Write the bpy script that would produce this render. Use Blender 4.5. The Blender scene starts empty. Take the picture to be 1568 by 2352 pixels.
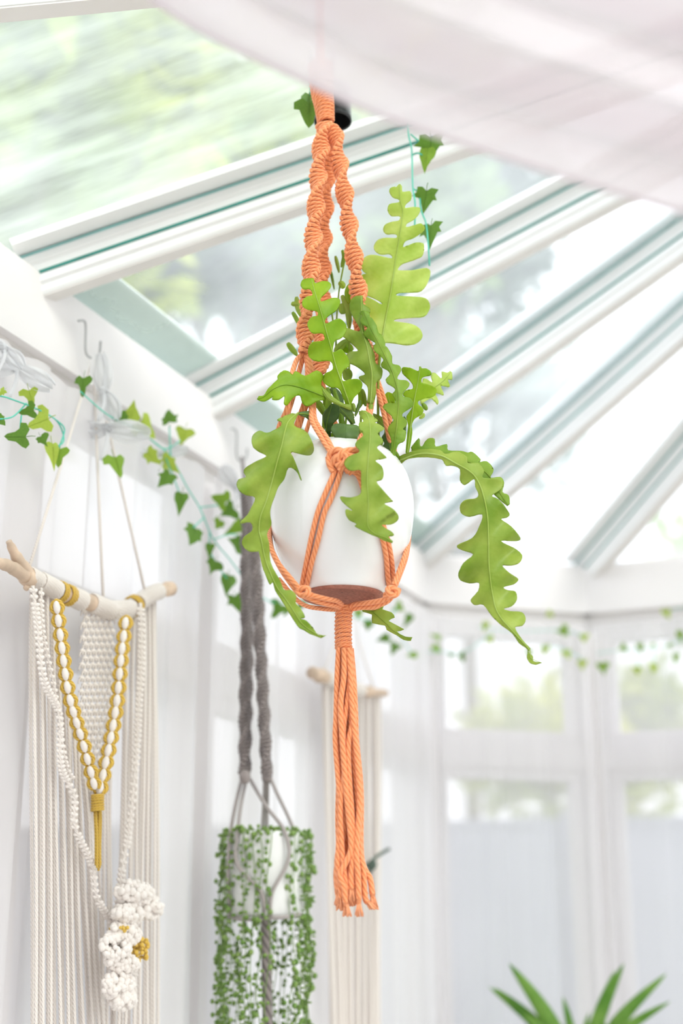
import bpy, bmesh, math, random
from mathutils import Vector, Matrix
from mathutils.geometry import delaunay_2d_cdt
from math import sin, cos, pi, radians
random.seed(7)
sc = bpy.context.scene
COL = sc.collection
# ------------------------------------------------------------------ camera
F = 3200.0; CX, CY = 784.0, 1176.0
PITCH = math.atan(1004.0 / F)
CAM = Vector((0, 0, 1.3)); H = 1.1
cam_d = bpy.data.cameras.new('camera'); cam = bpy.data.objects.new('camera', cam_d); COL.objects.link(cam)
cam.location = CAM; cam.rotation_euler = (pi / 2 + PITCH, 0, 0)
cam_d.sensor_fit = 'VERTICAL'; cam_d.sensor_height = 36.0; cam_d.lens = F / 2352 * 36
cam_d.clip_start = 0.02; cam_d.clip_end = 200
cam_d.dof.use_dof = True; cam_d.dof.focus_distance = 1.95; cam_d.dof.aperture_fstop = 2.1
sc.camera = cam
# ------------------------------------------------------------------ light
w = bpy.data.worlds.new('world'); sc.world = w; w.use_nodes = True
bg = w.node_tree.nodes['Background']
bg.inputs['Color'].default_value = (0.95, 0.955, 1.0, 1); bg.inputs['Strength'].default_value = 1.95
sun_d = bpy.data.lights.new('sun', 'SUN'); sun = bpy.data.objects.new('sun', sun_d); COL.objects.link(sun)
sun_d.energy = 2.6; sun_d.angle = radians(25); sun_d.color = (1.0, 0.95, 0.87)
sun.rotation_euler = (radians(48), 0, radians(38))
sc.view_settings.view_transform = 'Standard'; sc.view_settings.look = 'None'
sc.view_settings.exposure = 0.13; sc.view_settings.gamma = 1.0; sc.view_settings.use_curve_mapping = False
sc.cycles.max_bounces = 8; sc.cycles.diffuse_bounces = 4; sc.cycles.glossy_bounces = 2
sc.cycles.transmission_bounces = 4; sc.cycles.transparent_max_bounces = 14
sc.cycles.sample_clamp_indirect = 6.0

# ------------------------------------------------------------------ picking points on real planes
def ray(px, py):
    x = (px - CX) / F; y = (CY - py) / F
    return Vector((x, cos(PITCH) - y * sin(PITCH), sin(PITCH) + y * cos(PITCH)))
Y0 = 1.85
def P(px, py, dy=0.0):
    r = ray(px, py); return CAM + r * ((Y0 + dy) / r.y)
UD = Vector((.3915, .9202, 0)); ND = Vector((.9202, -.3915, 0))
C1 = Vector((.195, 3.617, 0)) * H; C2 = Vector((.674, 3.75, 0)) * H
APEX = Vector((1.537, 2.086, 0)) * H; APEX.z = 1.3 + 1.87 * H
ZE = 1.3 + H; ZB = 1.3 + .825 * H
def onplane(px, py, p0, n, off):
    r = ray(px, py); t = (off - (CAM - p0).dot(n)) / r.dot(n); return CAM + r * t
def PL(px, py, off=.1): return onplane(px, py, C1, ND, off)
E2 = (C2 - C1).normalized(); N2 = Vector((E2.y, -E2.x, 0))
def P2(px, py, off=.1): return onplane(px, py, C1, N2, off)
def P3(px, py, off=.1): return onplane(px, py, C2, -UD, off)
def cr(pts, n=4, closed=False):
    out = []; m = len(pts)
    for i in range(m - 1):
        p0 = pts[max(i - 1, 0)]; p1 = pts[i]; p2 = pts[i + 1]; p3 = pts[min(i + 2, m - 1)]
        for k in range(n):
            t = k / n
            out.append(tuple(.5 * ((2 * b) + (-a + c) * t + (2 * a - 5 * b + 4 * c - d) * t * t + (-a + 3 * b - 3 * c + d) * t ** 3)
                             for a, b, c, d in zip(p0, p1, p2, p3)))
    out.append(tuple(pts[-1])); return out
def crv(pts, n=4): return [Vector(p) for p in cr([tuple(p) for p in pts], n)]

# ------------------------------------------------------------------ mesh helpers
class MB:
    def __init__(s): s.v = []; s.f = []; s.uv = []
    def quad_grid(s, rows, uvs=None):
        b = len(s.v); n = len(rows[0])
        for r in rows: s.v.extend([tuple(p) for p in r])
        for i in range(len(rows) - 1):
            for j in range(n - 1):
                s.f.append((b + i * n + j, b + i * n + j + 1, b + (i + 1) * n + j + 1, b + (i + 1) * n + j))
                s.uv.append([(j / n, i / n)] * 4)
        return s
    def box(s, c, ex, ey, ez):
        c, ex, ey, ez = Vector(c), Vector(ex) / 2, Vector(ey) / 2, Vector(ez) / 2
        b = len(s.v)
        for k in range(8):
            s.v.append(tuple(c + ex * (1 if k & 1 else -1) + ey * (1 if k & 2 else -1) + ez * (1 if k & 4 else -1)))
        for q in ((0, 2, 3, 1), (4, 5, 7, 6), (0, 1, 5, 4), (2, 6, 7, 3), (0, 4, 6, 2), (1, 3, 7, 5)):
            s.f.append(tuple(b + i for i in q)); s.uv.append([(0, 0)] * 4)
        return s
    def tube(s, pts, r, seg=8, taper=None, caps=True):
        pts = [Vector(p) for p in pts]; n = len(pts); b = len(s.v)
        rr = r if isinstance(r, (list, tuple)) else [r] * n
        t0 = (pts[1] - pts[0]).normalized(); a = Vector((0, 1, 0)) if abs(t0.y) < .9 else Vector((1, 0, 0))
        nrm = t0.cross(a).normalized(); L = 0; vv = []
        for i in range(n):
            t = (pts[min(i + 1, n - 1)] - pts[max(i - 1, 0)])
            t = t.normalized() if t.length > 1e-9 else t0
            nrm = (nrm - t * nrm.dot(t)); nrm = nrm.normalized() if nrm.length > 1e-9 else t.orthogonal().normalized()
            bi = t.cross(nrm)
            if i: L += (pts[i] - pts[i - 1]).length
            vv.append(L / (2 * pi * max(rr[i], 1e-5)))
            for k in range(seg):
                an = 2 * pi * k / seg; s.v.append(tuple(pts[i] + (nrm * cos(an) + bi * sin(an)) * rr[i]))
        for i in range(n - 1):
            for k in range(seg):
                k2 = (k + 1) % seg
                s.f.append((b + i * seg + k, b + i * seg + k2, b + (i + 1) * seg + k2, b + (i + 1) * seg + k))
                s.uv.append([(k / seg, vv[i]), ((k + 1) / seg, vv[i]), ((k + 1) / seg, vv[i + 1]), (k / seg, vv[i + 1])])
        if caps:
            s.f.append(tuple(b + k for k in range(seg))[::-1]); s.uv.append([(0, 0)] * seg)
            s.f.append(tuple(b + (n - 1) * seg + k for k in range(seg))); s.uv.append([(0, 0)] * seg)
        return s
    def lathe(s, prof, c, seg=48):
        b = len(s.v); c = Vector(c); n = len(prof)
        for (r, z) in prof:
            for k in range(seg):
                a = 2 * pi * k / seg; s.v.append((c.x + r * cos(a), c.y + r * sin(a), c.z + z))
        for i in range(n - 1):
            for k in range(seg):
                k2 = (k + 1) % seg
                s.f.append((b + i * seg + k, b + i * seg + k2, b + (i + 1) * seg + k2, b + (i + 1) * seg + k)); s.uv.append([(0, 0)] * 4)
        return s
    def blob(s, c, rx, ry, rz, seg=7, rings=4, rot=None):
        b = len(s.v); c = Vector(c)
        for i in range(rings + 1):
            th = pi * i / rings
            for k in range(seg):
                a = 2 * pi * k / seg
                p = Vector((rx * sin(th) * cos(a), ry * sin(th) * sin(a), rz * cos(th)))
                if rot: p = rot @ p
                s.v.append(tuple(c + p))
        for i in range(rings):
            for k in range(seg):
                k2 = (k + 1) % seg
                s.f.append((b + i * seg + k, b + (i + 1) * seg + k, b + (i + 1) * seg + k2, b + i * seg + k2)); s.uv.append([(0, 0)] * 4)
        return s
    def mesh(s, name, m, smooth=True):
        me = bpy.data.meshes.new(name); me.from_pydata(s.v, [], s.f)
        ul = me.uv_layers.new(name='UVMap'); flat = [c for f in s.uv for uv in f for c in uv]
        if len(flat) == len(ul.data) * 2: ul.data.foreach_set('uv', flat)
        if smooth: me.shade_smooth()
        if m: me.materials.append(m)
        return me
    def build(s, name, m, parent=None, smooth=True, kind=None):
        return link(name, s.mesh(name, m, smooth), parent, kind)
def link(name, me, parent=None, kind=None):
    o = bpy.data.objects.new(name, me); COL.objects.link(o)
    if parent:
        o.parent = parent; o.matrix_parent_inverse = wmat(parent).inverted()
    if kind: o['kind'] = kind
    return o
def wmat(o):
    m = o.matrix_basis.copy()
    while o.parent: m = o.parent.matrix_basis @ o.matrix_parent_inverse @ m if False else (o.parent.matrix_basis @ o.matrix_parent_inverse @ m); o = o.parent
    return m
def thing(name, label, cat, loc=(0, 0, 0), group=None, kind=None):
    o = bpy.data.objects.new(name, None); COL.objects.link(o); o.location = loc; o.empty_display_size = .05
    if label: o['label'] = label
    if cat: o['category'] = cat
    if group: o['group'] = group
    if kind: o['kind'] = kind
    return o
def tag(o, label, cat, group=None):
    o['label'] = label; o['category'] = cat
    if group: o['group'] = group
    return o

# ------------------------------------------------------------------ materials
class M:
    def __init__(s, name):
        s.m = bpy.data.materials.new(name); s.m.use_nodes = True; s.t = s.m.node_tree; s.n = s.t.nodes
        s.p = s.n['Principled BSDF']; s.out = s.n['Material Output']
    def new(s, ty, **kw):
        n = s.n.new(ty)
        for k, v in kw.items(): setattr(n, k, v)
        return n
    def l(s, a, b): s.t.links.new(a, b)
    def noise(s, scale, detail=3, coord='Object', sc3=None):
        tc = s.new('ShaderNodeTexCoord'); n = s.new('ShaderNodeTexNoise')
        n.inputs['Scale'].default_value = scale; n.inputs['Detail'].default_value = detail
        if sc3:
            mp = s.new('ShaderNodeMapping'); mp.inputs['Scale'].default_value = sc3
            s.l(tc.outputs[coord], mp.inputs[0]); s.l(mp.outputs[0], n.inputs['Vector'])
        else: s.l(tc.outputs[coord], n.inputs['Vector'])
        return n.outputs['Fac']
    def ramp(s, fac, stops):
        r = s.new('ShaderNodeValToRGB'); e = r.color_ramp.elements
        e[0].position, e[0].color = stops[0][0], (*stops[0][1], 1); e[1].position, e[1].color = stops[-1][0], (*stops[-1][1], 1)
        for p, c in stops[1:-1]:
            x = e.new(p); x.color = (*c, 1)
        s.l(fac, r.inputs[0]); return r.outputs[0]
    def bump(s, h, st=.3, dist=.002):
        b = s.new('ShaderNodeBump'); b.inputs['Strength'].default_value = st; b.inputs['Distance'].default_value = dist
        s.l(h, b.inputs['Height']); return b.outputs[0]
def simple(name, col, rough=.5, var=.06, scale=8, bump=.0):
    m = M(name); f = m.noise(scale)
    c = m.ramp(f, [(.3, tuple(x * (1 - var) for x in col)), (.7, tuple(min(1, x * (1 + var)) for x in col))])
    m.l(c, m.p.inputs['Base Color']); m.p.inputs['Roughness'].default_value = rough
    if bump: m.l(m.bump(f, bump), m.p.inputs['Normal'])
    return m.m
def rope(name, c0, c1, n=4.0, k=2.6, fuzz=True):
    m = M(name); uv = m.new('ShaderNodeUVMap'); sp = m.new('ShaderNodeSeparateXYZ'); m.l(uv.outputs[0], sp.inputs[0])
    a = m.new('ShaderNodeMath', operation='MULTIPLY'); a.inputs[1].default_value = 2 * pi * n; m.l(sp.outputs[0], a.inputs[0])
    b = m.new('ShaderNodeMath', operation='MULTIPLY_ADD'); b.inputs[1].default_value = 2 * pi * k; m.l(sp.outputs[1], b.inputs[0]); m.l(a.outputs[0], b.inputs[2])
    s_ = m.new('ShaderNodeMath', operation='SINE'); m.l(b.outputs[0], s_.inputs[0])
    h = m.new('ShaderNodeMath', operation='MULTIPLY_ADD'); h.inputs[1].default_value = .5; h.inputs[2].default_value = .5; m.l(s_.outputs[0], h.inputs[0])
    nz = m.noise(900, 2); mx = m.new('ShaderNodeMath', operation='MULTIPLY_ADD'); mx.inputs[1].default_value = .5; m.l(nz, mx.inputs[0]); m.l(h.outputs[0], mx.inputs[2])
    c = m.ramp(mx.outputs[0], [(.15, c0), (.75, c1)]); m.l(c, m.p.inputs['Base Color'])
    m.p.inputs['Roughness'].default_value = .9; m.p.inputs['Specular IOR Level'].default_value = .15
    m.p.inputs['Sheen Weight'].default_value = .25
    m.l(m.bump(mx.outputs[0], .6, .0011), m.p.inputs['Normal'])
    return m.m
def leafmat(name, c0, c1, trans=.38, rough=.38, scale=22):
    m = M(name); f = m.noise(scale, 4); c = m.ramp(f, [(.32, c0), (.68, c1)])
    m.l(c, m.p.inputs['Base Color']); m.p.inputs['Roughness'].default_value = rough
    m.p.inputs['Specular IOR Level'].default_value = .35
    f2 = m.noise(160, 3); m.l(m.bump(f2, .22, .002), m.p.inputs['Normal'])
    t = m.new('ShaderNodeBsdfTranslucent'); m.l(c, t.inputs['Color']); x = m.new('ShaderNodeMixShader')
    x.inputs[0].default_value = trans; m.l(m.p.outputs[0], x.inputs[1]); m.l(t.outputs[0], x.inputs[2]); m.l(x.outputs[0], m.out.inputs[0])
    return m.m
def sheer(name, col, opaque=.75, trans=.45, weave=0):
    m = M(name); f = m.noise(3, 2)
    c = m.ramp(f, [(.3, tuple(x * .985 for x in col)), (.7, col)])
    d = m.new('ShaderNodeBsdfDiffuse'); t = m.new('ShaderNodeBsdfTranslucent'); tr = m.new('ShaderNodeBsdfTransparent')
    m.l(c, d.inputs[0]); m.l(c, t.inputs[0]); x = m.new('ShaderNodeMixShader'); x.inputs[0].default_value = trans
    m.l(d.outputs[0], x.inputs[1]); m.l(t.outputs[0], x.inputs[2])
    y = m.new('ShaderNodeMixShader'); y.inputs[0].default_value = opaque
    m.l(tr.outputs[0], y.inputs[1]); m.l(x.outputs[0], y.inputs[2]); m.l(y.outputs[0], m.out.inputs[0])
    m.n.remove(m.p); return m.m
def glassmat(name, tint, haze, hz, streak=(1, 1, 1), scale=3.0, gloss=.05):
    """clear pane carrying a film of dried-on dirt and mist: transparent + a little translucent white + reflection"""
    m = M(name); f = m.noise(scale, 6, 'Object', streak)
    d = m.new('ShaderNodeBsdfTranslucent'); d.inputs[0].default_value = (*hz, 1)
    tr = m.new('ShaderNodeBsdfTransparent'); tr.inputs[0].default_value = (*tint, 1)
    g = m.new('ShaderNodeBsdfGlossy'); g.inputs['Roughness'].default_value = .03
    mr = m.new('ShaderNodeMapRange'); mr.inputs[1].default_value = .3; mr.inputs[2].default_value = .7
    mr.inputs[3].default_value = haze * .55; mr.inputs[4].default_value = haze * 1.45; m.l(f, mr.inputs[0])
    x = m.new('ShaderNodeMixShader'); m.l(mr.outputs[0], x.inputs[0]); m.l(tr.outputs[0], x.inputs[1]); m.l(d.outputs[0], x.inputs[2])
    y = m.new('ShaderNodeMixShader'); y.inputs[0].default_value = gloss; m.l(x.outputs[0], y.inputs[1]); m.l(g.outputs[0], y.inputs[2])
    m.l(y.outputs[0], m.out.inputs[0]); m.n.remove(m.p); return m.m
WHITE = simple('white_paint', (.85, .815, .815), .45, .02, 5)
WHITE2 = simple('white_bar_paint', (.9, .9, .9), .28, .015, 6)
SHADE_TONE = simple('shade_toned_paint', (.80, .77, .75), .5, .05, 7)  # white paint greyed, with the shade under the bars put into the colour
TEAL = simple('green_glass_edge', (.02, .22, .18), .25, .2, 20)
TEALP = simple('pale_green_glass_edge', (.25, .52, .50), .25, .1, 20)
GL_L = glassmat('misted_roof_glass', (.90, .96, .92), .48, (.80, .90, .82), (1, 5, 1), 2.5)
GL_M = glassmat('roof_glass', (.93, .97, .98), .40, (.86, .93, .96), (1, 1, 1), 2.0)
GL_W = glassmat('window_glass', (.97, .98, .98), .08, (.95, .96, .96))
FLOOR = simple('pale_floor', (.75, .72, .69), .6, .05, 3)
LAWN = simple('lawn', (.30, .33, .22), .9, .3, 4)
ORANGE = rope('orange_cotton', (.74, .20, .07), (1.0, .39, .18))
FRAY = simple('frayed_orange_cotton', (1.0, .42, .22), .95, .1, 400)
CREAM = rope('cream_cotton', (.80, .70, .64), (.92, .85, .80))
MUSTARD = rope('mustard_cotton', (.48, .27, .025), (.78, .52, .10))
GREY = rope('grey_cotton', (.09, .075, .075), (.31, .265, .26))
GREYC = rope('grey_cord', (.28, .24, .235), (.48, .43, .42))
POTW = simple('glazed_white_ceramic', (.87, .86, .86), .12, .01, 3)
TERRA = simple('unglazed_terracotta', (.38, .15, .105), .8, .22, 260, .2)
SOIL = simple('dark_soil', (.05, .035, .025), .95, .4, 80, .5)
BLACK = simple('black_enamel', (.012, .012, .014), .25, .1, 10)
METAL = simple('bright_wire', (.45, .45, .45), .3, .1, 10)
WOOD = simple('driftwood', (.66, .50, .38), .7, .22, 28, .4)
SHEER = sheer('white_sheer_curtain', (.90, .875, .895), .83, .42)
SHEERF = sheer('thin_white_sheer_curtain', (.90, .88, .91), .62, .45)
SHEERO = sheer('white_net_cloth', (.93, .93, .95), .85, .5)
DRAPE = sheer('pink_white_canopy_cloth', (.90, .83, .86), .93, .36)
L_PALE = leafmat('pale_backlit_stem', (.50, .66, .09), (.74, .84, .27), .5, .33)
L_LIME = leafmat('lime_stem', (.25, .46, .008), (.41, .60, .02), .40)
L_MID = leafmat('mid_green_stem', (.22, .36, .025), (.44, .55, .09), .30)
L_GREEN = leafmat('fresh_green_stem', (.19, .36, .025), (.35, .50, .05), .32)
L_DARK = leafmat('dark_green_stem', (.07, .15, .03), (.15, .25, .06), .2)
L_RIB = leafmat('pale_midrib', (.48, .62, .11), (.56, .70, .20), .35)
IVY = [leafmat('ivy_dark', (.07, .20, .02), (.20, .36, .05), .3, .45, 60), leafmat('ivy_mid', (.14, .32, .02), (.34, .50, .06), .3, .45, 60),
       leafmat('ivy_yellow', (.33, .48, .03), (.55, .66, .12), .35, .45, 60)]
WIRE = simple('teal_plastic_stem', (.10, .58, .44), .4, .1, 30)
PEARL = leafmat('pearl_green', (.12, .26, .04), (.33, .46, .14), .2, .4, 90)
SPIKE = leafmat('spike_leaf_green', (.08, .26, .02), (.24, .44, .08), .25, .4, 12)
BARK = simple('bark', (.12, .09, .06), .9, .3, 10)
TREE_Y = leafmat('yellow_green_foliage', (.26, .42, .04), (.72, .74, .08), .5, .6, .9)
TREE_G = leafmat('green_foliage', (.14, .26, .05), (.34, .48, .12), .4, .6, 1.2)
TREE_B = leafmat('blue_green_foliage', (.06, .12, .08), (.14, .22, .14), .35, .6, 1.2)

# ================================================================== SETTING: eaves ring, roof, walls
ls = [0, .62, 1.22, 1.79, 2.5, 3.02, 3.54, 4.12, 4.7, 5.3]
LEFT = [C1 - UD * (s * H) for s in ls]
FRONT = [C2 + ND * (k * .577 * H) for k in range(6)]
A2 = Vector((APEX.x, APEX.y, 0))
def mirror(p):
    d = (p - A2).dot(ND); return p - ND * (2 * d)
RIGHT = [mirror(p) for p in LEFT]
def up(p, z): return Vector((p.x, p.y, z))
ring = list(reversed(LEFT)) + FRONT + RIGHT
def ridge(s): return up(A2 + UD * (.883 * H - s * H), APEX.z)
def roof_top(i_side, i):
    return APEX.copy() if ls[i] < 2.6 else ridge(ls[i])
ceiling = thing('ceiling', 'pitched glass conservatory roof with white bars fanning from one apex', None, up(A2, APEX.z), kind='structure')
rafters = []
for i, p in enumerate(LEFT): rafters.append((up(p, ZE), roof_top(0, i)))
for p in FRONT: rafters.append((up(p, ZE), APEX.copy()))
for i, p in enumerate(RIGHT): rafters.append((up(p, ZE), roof_top(1, i)))
def rafter(a, b):
    t = (b - a).normalized(); s = t.cross(Vector((0, 0, 1))).normalized(); v = s.cross(t).normalized()
    if v.z < 0: v = -v
    L = (b - a).length; c = (a + b) / 2; a2 = a + t * .01
    W = .021
    prof = [(-W * .85, -.052), (-W, -.047), (-W, -.036), (-W * 1.3, -.032), (-W * 1.3, .0), (-W * 1.5, .004), (-W * 1.5, .022),
            (W * 1.5, .022), (W * 1.5, .004), (W * 1.3, 0), (W * 1.3, -.032), (W, -.036), (W, -.047), (W * .85, -.052)]
    mb = MB(); n = len(prof)
    for e in (a2, b): mb.v.extend([tuple(e + s * x + v * y) for x, y in prof])
    for k in range(n):
        k2 = (k + 1) % n; mb.f.append((k, k2, n + k2, n + k)); mb.uv.append([(0, 0)] * 4)
    mb.f.append(tuple(range(n))); mb.uv.append([(0, 0)] * n); mb.f.append(tuple(range(n, 2 * n))[::-1]); mb.uv.append([(0, 0)] * n)
    bar = mb.build('rafter', WHITE2, ceiling, smooth=False)
    MB().box(c + v * -.0535, t * (L - .02), s * W * 1.55, v * .003).build('underside_shade_strip', SHADE_TONE, bar, smooth=False)  # thin added strip that colours the bar's underside as shaded
    for sg in (-1, 1):
        MB().box(c + s * sg * (W * 1.3 + .001) + v * -.016, t * (L - .02), s * .003, v * .005).build('gasket', TEAL, bar, smooth=False)
        MB().box(c + s * sg * (W * 1.5 + .001) + v * .019, t * (L - .02), s * .003, v * .0036).build('glass_edge', TEALP, bar, smooth=False)
    MB().box(c + v * .029, t * (L - .02), s * .15, v * .012).build('outer_cap', WHITE2, bar, smooth=False)  # outer cap, widened to draw the white glare band along the bar
for a, b in rafters: rafter(a, b)
ridge_c = (APEX + ridge(5.3)) / 2
MB().box(ridge_c + Vector((0, 0, .01)), UD * ((APEX - ridge(5.3)).length + .1), ND * .09, (0, 0, .12)).build('ridge_beam', WHITE2, ceiling, smooth=False)
MB().lathe([(0, -.10), (.05, -.09), (.09, -.04), (.10, .05), (0, .10)], APEX, 20).build('apex_boss', WHITE2, ceiling)
def pane(pts, m, name='pane', parent=ceiling, th=.006):
    n = (pts[1] - pts[0]).cross(pts[2] - pts[0]).normalized()
    if n.z < 0: n = -n
    mb = MB(); k = len(pts); c = sum(pts, Vector()) / k
    off = n * .021
    mb.v = [tuple(p + off) for p in pts]; mb.f = [tuple(range(k))]; mb.uv = [[(0, 0)] * k]
    return mb.build(name, m, parent, smooth=False)
for i in range(len(LEFT) - 1):
    for S in (LEFT, RIGHT):
        q = [up(S[i], ZE), up(S[i + 1], ZE), roof_top(0, i + 1), roof_top(0, i)]
        if (q[2] - q[3]).length < 1e-6: q.pop()
        pane(q, GL_L if i in (3, 4) else GL_M)
EAVE_BAND = simple('pale_green_eave_strip', (.80, .87, .80), .4, .04, 6)  # pale green band along the lower edge of the left roof panes
for i in (0, 1, 2):
    a, b = up(LEFT[i], ZE + .03), up(LEFT[i + 1], ZE + .03); rs = (APEX - (a + b) / 2); rs = (rs - UD * rs.dot(UD)).normalized()
    MB().box((a + b) / 2 + rs * .05, (b - a), rs * .09, rs.cross(UD).normalized() * .004).build('eave_strip', EAVE_BAND, ceiling, smooth=False)
fr = [C1] + FRONT + [mirror(C1)]
for i in range(len(fr) - 1): pane([up(fr[i], ZE), up(fr[i + 1], ZE), APEX.copy()], GL_M)
# eave beams : upper fascia, groove drawn as a strip in the shade tone, lower fascia
def wall_bits(name, pts, n_in, num, transoms, detailed=True):
    wl = thing(name, None, None, up((pts[0] + pts[-1]) / 2, 0), kind='structure')
    e = (pts[-1] - pts[0]).normalized(); L = (pts[-1] - pts[0]).length; c = (pts[0] + pts[-1]) / 2
    tr = thing('trim_%d' % num, None, None, up(c, ZB), kind='structure')
    z2 = 1.3 + .872 * H
    MB().box(up(c, (ZE + z2) / 2) + n_in * .005, e * (L + .02), n_in * .09, (0, 0, ZE - z2)).build('upper_fascia', WHITE, tr, smooth=False)
    MB().box(up(c, (z2 + ZB) / 2) - n_in * .01, e * (L), n_in * .07, (0, 0, z2 - ZB)).build('lower_fascia', WHITE, tr, smooth=False)
    MB().box(up(c, z2) + n_in * .028, e * (L), n_in * .006, (0, 0, .008)).build('groove_strip', SHADE_TONE, tr, smooth=False)
    MB().box(up(c, ZE + .008) - n_in * .06, e * (L + .05), n_in * .16, (0, 0, .014)).build('outer_gutter', WHITE, tr, smooth=False)
    # dwarf wall
    MB().box(up(c, .25), e * (L + .02), n_in * .12, (0, 0, .5)).build('dwarf_wall', WHITE, wl, smooth=False)
    MB().box(up(c, .515) + n_in * .03, e * (L + .02), n_in * .2, (0, 0, .03)).build('sill', WHITE, wl, smooth=False)
    for z in transoms: MB().box(up(c, z), e * L, n_in * .06, (0, 0, .075)).build('transom', WHITE, wl, smooth=False)
    for p in pts:
        MB().box(up(p, (ZB + .53) / 2), e * .095, n_in * .085, (0, 0, ZB - .53)).build('post', WHITE, wl, smooth=False)
    zs = [.53] + [t for t in transoms] + [ZB]
    for i in range(len(pts) - 1):
        for z0, z1 in zip(zs[:-1], zs[1:]):
            a, b = pts[i] + e * .05, pts[i + 1] - e * .05; m_ = (a + b) / 2; wd = (b - a).length
            zz0 = z0 + (.038 if z0 != .53 else 0); zz1 = z1 - (.038 if z1 != ZB else 0)
            for q in (a + e * .016, b - e * .016): MB().box(up(q, (zz0 + zz1) / 2), e * .032, n_in * .045, (0, 0, zz1 - zz0)).build('casement_stile', WHITE, wl, smooth=False)
            for q in (zz0 + .016, zz1 - .016): MB().box(up(m_, q), e * (wd - .064), n_in * .045, (0, 0, .032)).build('casement_rail', WHITE, wl, smooth=False)
            MB().box(up(m_, (zz0 + zz1) / 2), e * (wd - .06), n_in * .004, (0, 0, zz1 - zz0 - .06)).build('pane', GL_W, wl, smooth=False)
    return wl
TZ = P2(1150, 1735, 0).z
wall_bits('wall_left', LEFT, ND, 1, [TZ])
wall_bits('wall_front_left', [C1, C2], N2, 2, [TZ])
wall_bits('wall_front', FRONT, -UD, 3, [TZ])
C1m, C2m = mirror(C1), mirror(C2)
e5 = (C1m - C2m).normalized(); n5 = Vector((e5.y, -e5.x, 0)); n5 = n5 if n5.dot(A2 - C1m) > 0 else -n5
wall_bits('wall_front_right', [C2m, C1m], n5, 4, [TZ])
wall_bits('wall_right', RIGHT, -ND, 5, [TZ])
bk0, bk1 = LEFT[-1], RIGHT[-1]; bc = (bk0 + bk1) / 2
wb = MB().box(up(bc, 1.8) - UD * .06, ND * ((bk1 - bk0).length + .2), UD * .1, (0, 0, 3.7)); wb.build('wall_back', WHITE, kind='structure', smooth=False)
fl = MB(); fl.v = [tuple(up(p, 0)) for p in ring] + [tuple(up(p, -.08)) for p in ring]; n = len(ring)
fl.f = [tuple(range(n)), tuple(range(n, 2 * n))[::-1]] + [(i, n + i, n + (i + 1) % n, (i + 1) % n) for i in range(n)]; fl.uv = [[(0, 0)] * len(f) for f in fl.f]
fl.build('floor', FLOOR, kind='structure', smooth=False)
MB().box((0, 8, -.12), (70, 0, 0), (0, 70, 0), (0, 0, .06)).build('ground', LAWN, kind='structure', smooth=False)

# ================================================================== OUTSIDE
def tree(x, y, z, r, m, n, label, sq=1.0, leaf=.13, seed=1):
    rnd = random.Random(seed)
    t = thing('tree', label, 'tree', (x, y, -.09), 'trees beyond the glass roof')
    tb = MB().tube([(x, y, -.09), (x + .05, y, z * .5), (x, y, z)], [.17, .12, .05], 8)
    clumps = []
    for k in range(16):
        a, b = rnd.uniform(0, 2 * pi), rnd.uniform(-.9, 1)
        d = r * rnd.uniform(.35, .8); q = Vector((x + d * cos(a) * cos(b), y + d * sin(a) * cos(b), z + d * sq * sin(b)))
        clumps.append((q, r * rnd.uniform(.28, .5))); tb.tube([(x, y, z * .6), (Vector((x, y, z * .7)) + q) / 2, q], [.06, .04, .015], 5)
    tb.build('trunk', BARK, t)
    mb = MB()
    for k in range(n):
        c, cr_ = clumps[k % 16]
        d = Vector((rnd.gauss(0, 1), rnd.gauss(0, 1), rnd.gauss(0, 1))).normalized() * cr_ * rnd.random() ** .4
        p = c + d; ax = Vector((rnd.gauss(0, 1), rnd.gauss(0, 1), rnd.gauss(0, .6))).normalized(); bx = ax.orthogonal().normalized()
        s_ = leaf * rnd.uniform(.6, 1.3); b = len(mb.v)
        mb.v.extend([tuple(p - ax * s_), tuple(p + bx * s_ * .55), tuple(p + ax * s_), tuple(p - bx * s_ * .55)])
        mb.f.append((b, b + 1, b + 2, b + 3)); mb.uv.append([(0, 0)] * 4)
    mb.build('foliage', m, t, smooth=False, kind='stuff')
tree(-2.0, 7.4, 6.8, 2.6, TREE_Y, 9000, 'yellow-green tree seen through the misted pane at top left', 1, .16, seed=3)
tree(-.9, 13.2, 9.4, 2.5, TREE_G, 5500, 'green tree behind the orange hanger beyond the roof', 1.1, .2, seed=4)
tree(-6.0, 13.4, 7.0, 2.4, TREE_Y, 5000, 'yellow-green tree low behind the left roof panes', 1, .2, seed=5)
tree(.9, 17.5, 11.6, 2.6, TREE_B, 3000, 'blue-green tree to the right of the tall pale cactus stem', 1.1, .26, seed=6)
tree(2.2, 24, 11.2, 2.6, TREE_B, 1100, 'thin blue-green tree seen between the right roof bars', 1, .3, seed=8)
tree(6.2, 20, 6.6, 2.0, TREE_Y, 1300, 'small pale yellow-green tree low at the right beyond the roof', .8, .25, seed=9)
tree(2.2, 12.5, 3.0, 1.3, TREE_Y, 1500, 'small yellow-green tree behind the far windows', .8, .12, seed=12)
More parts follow.
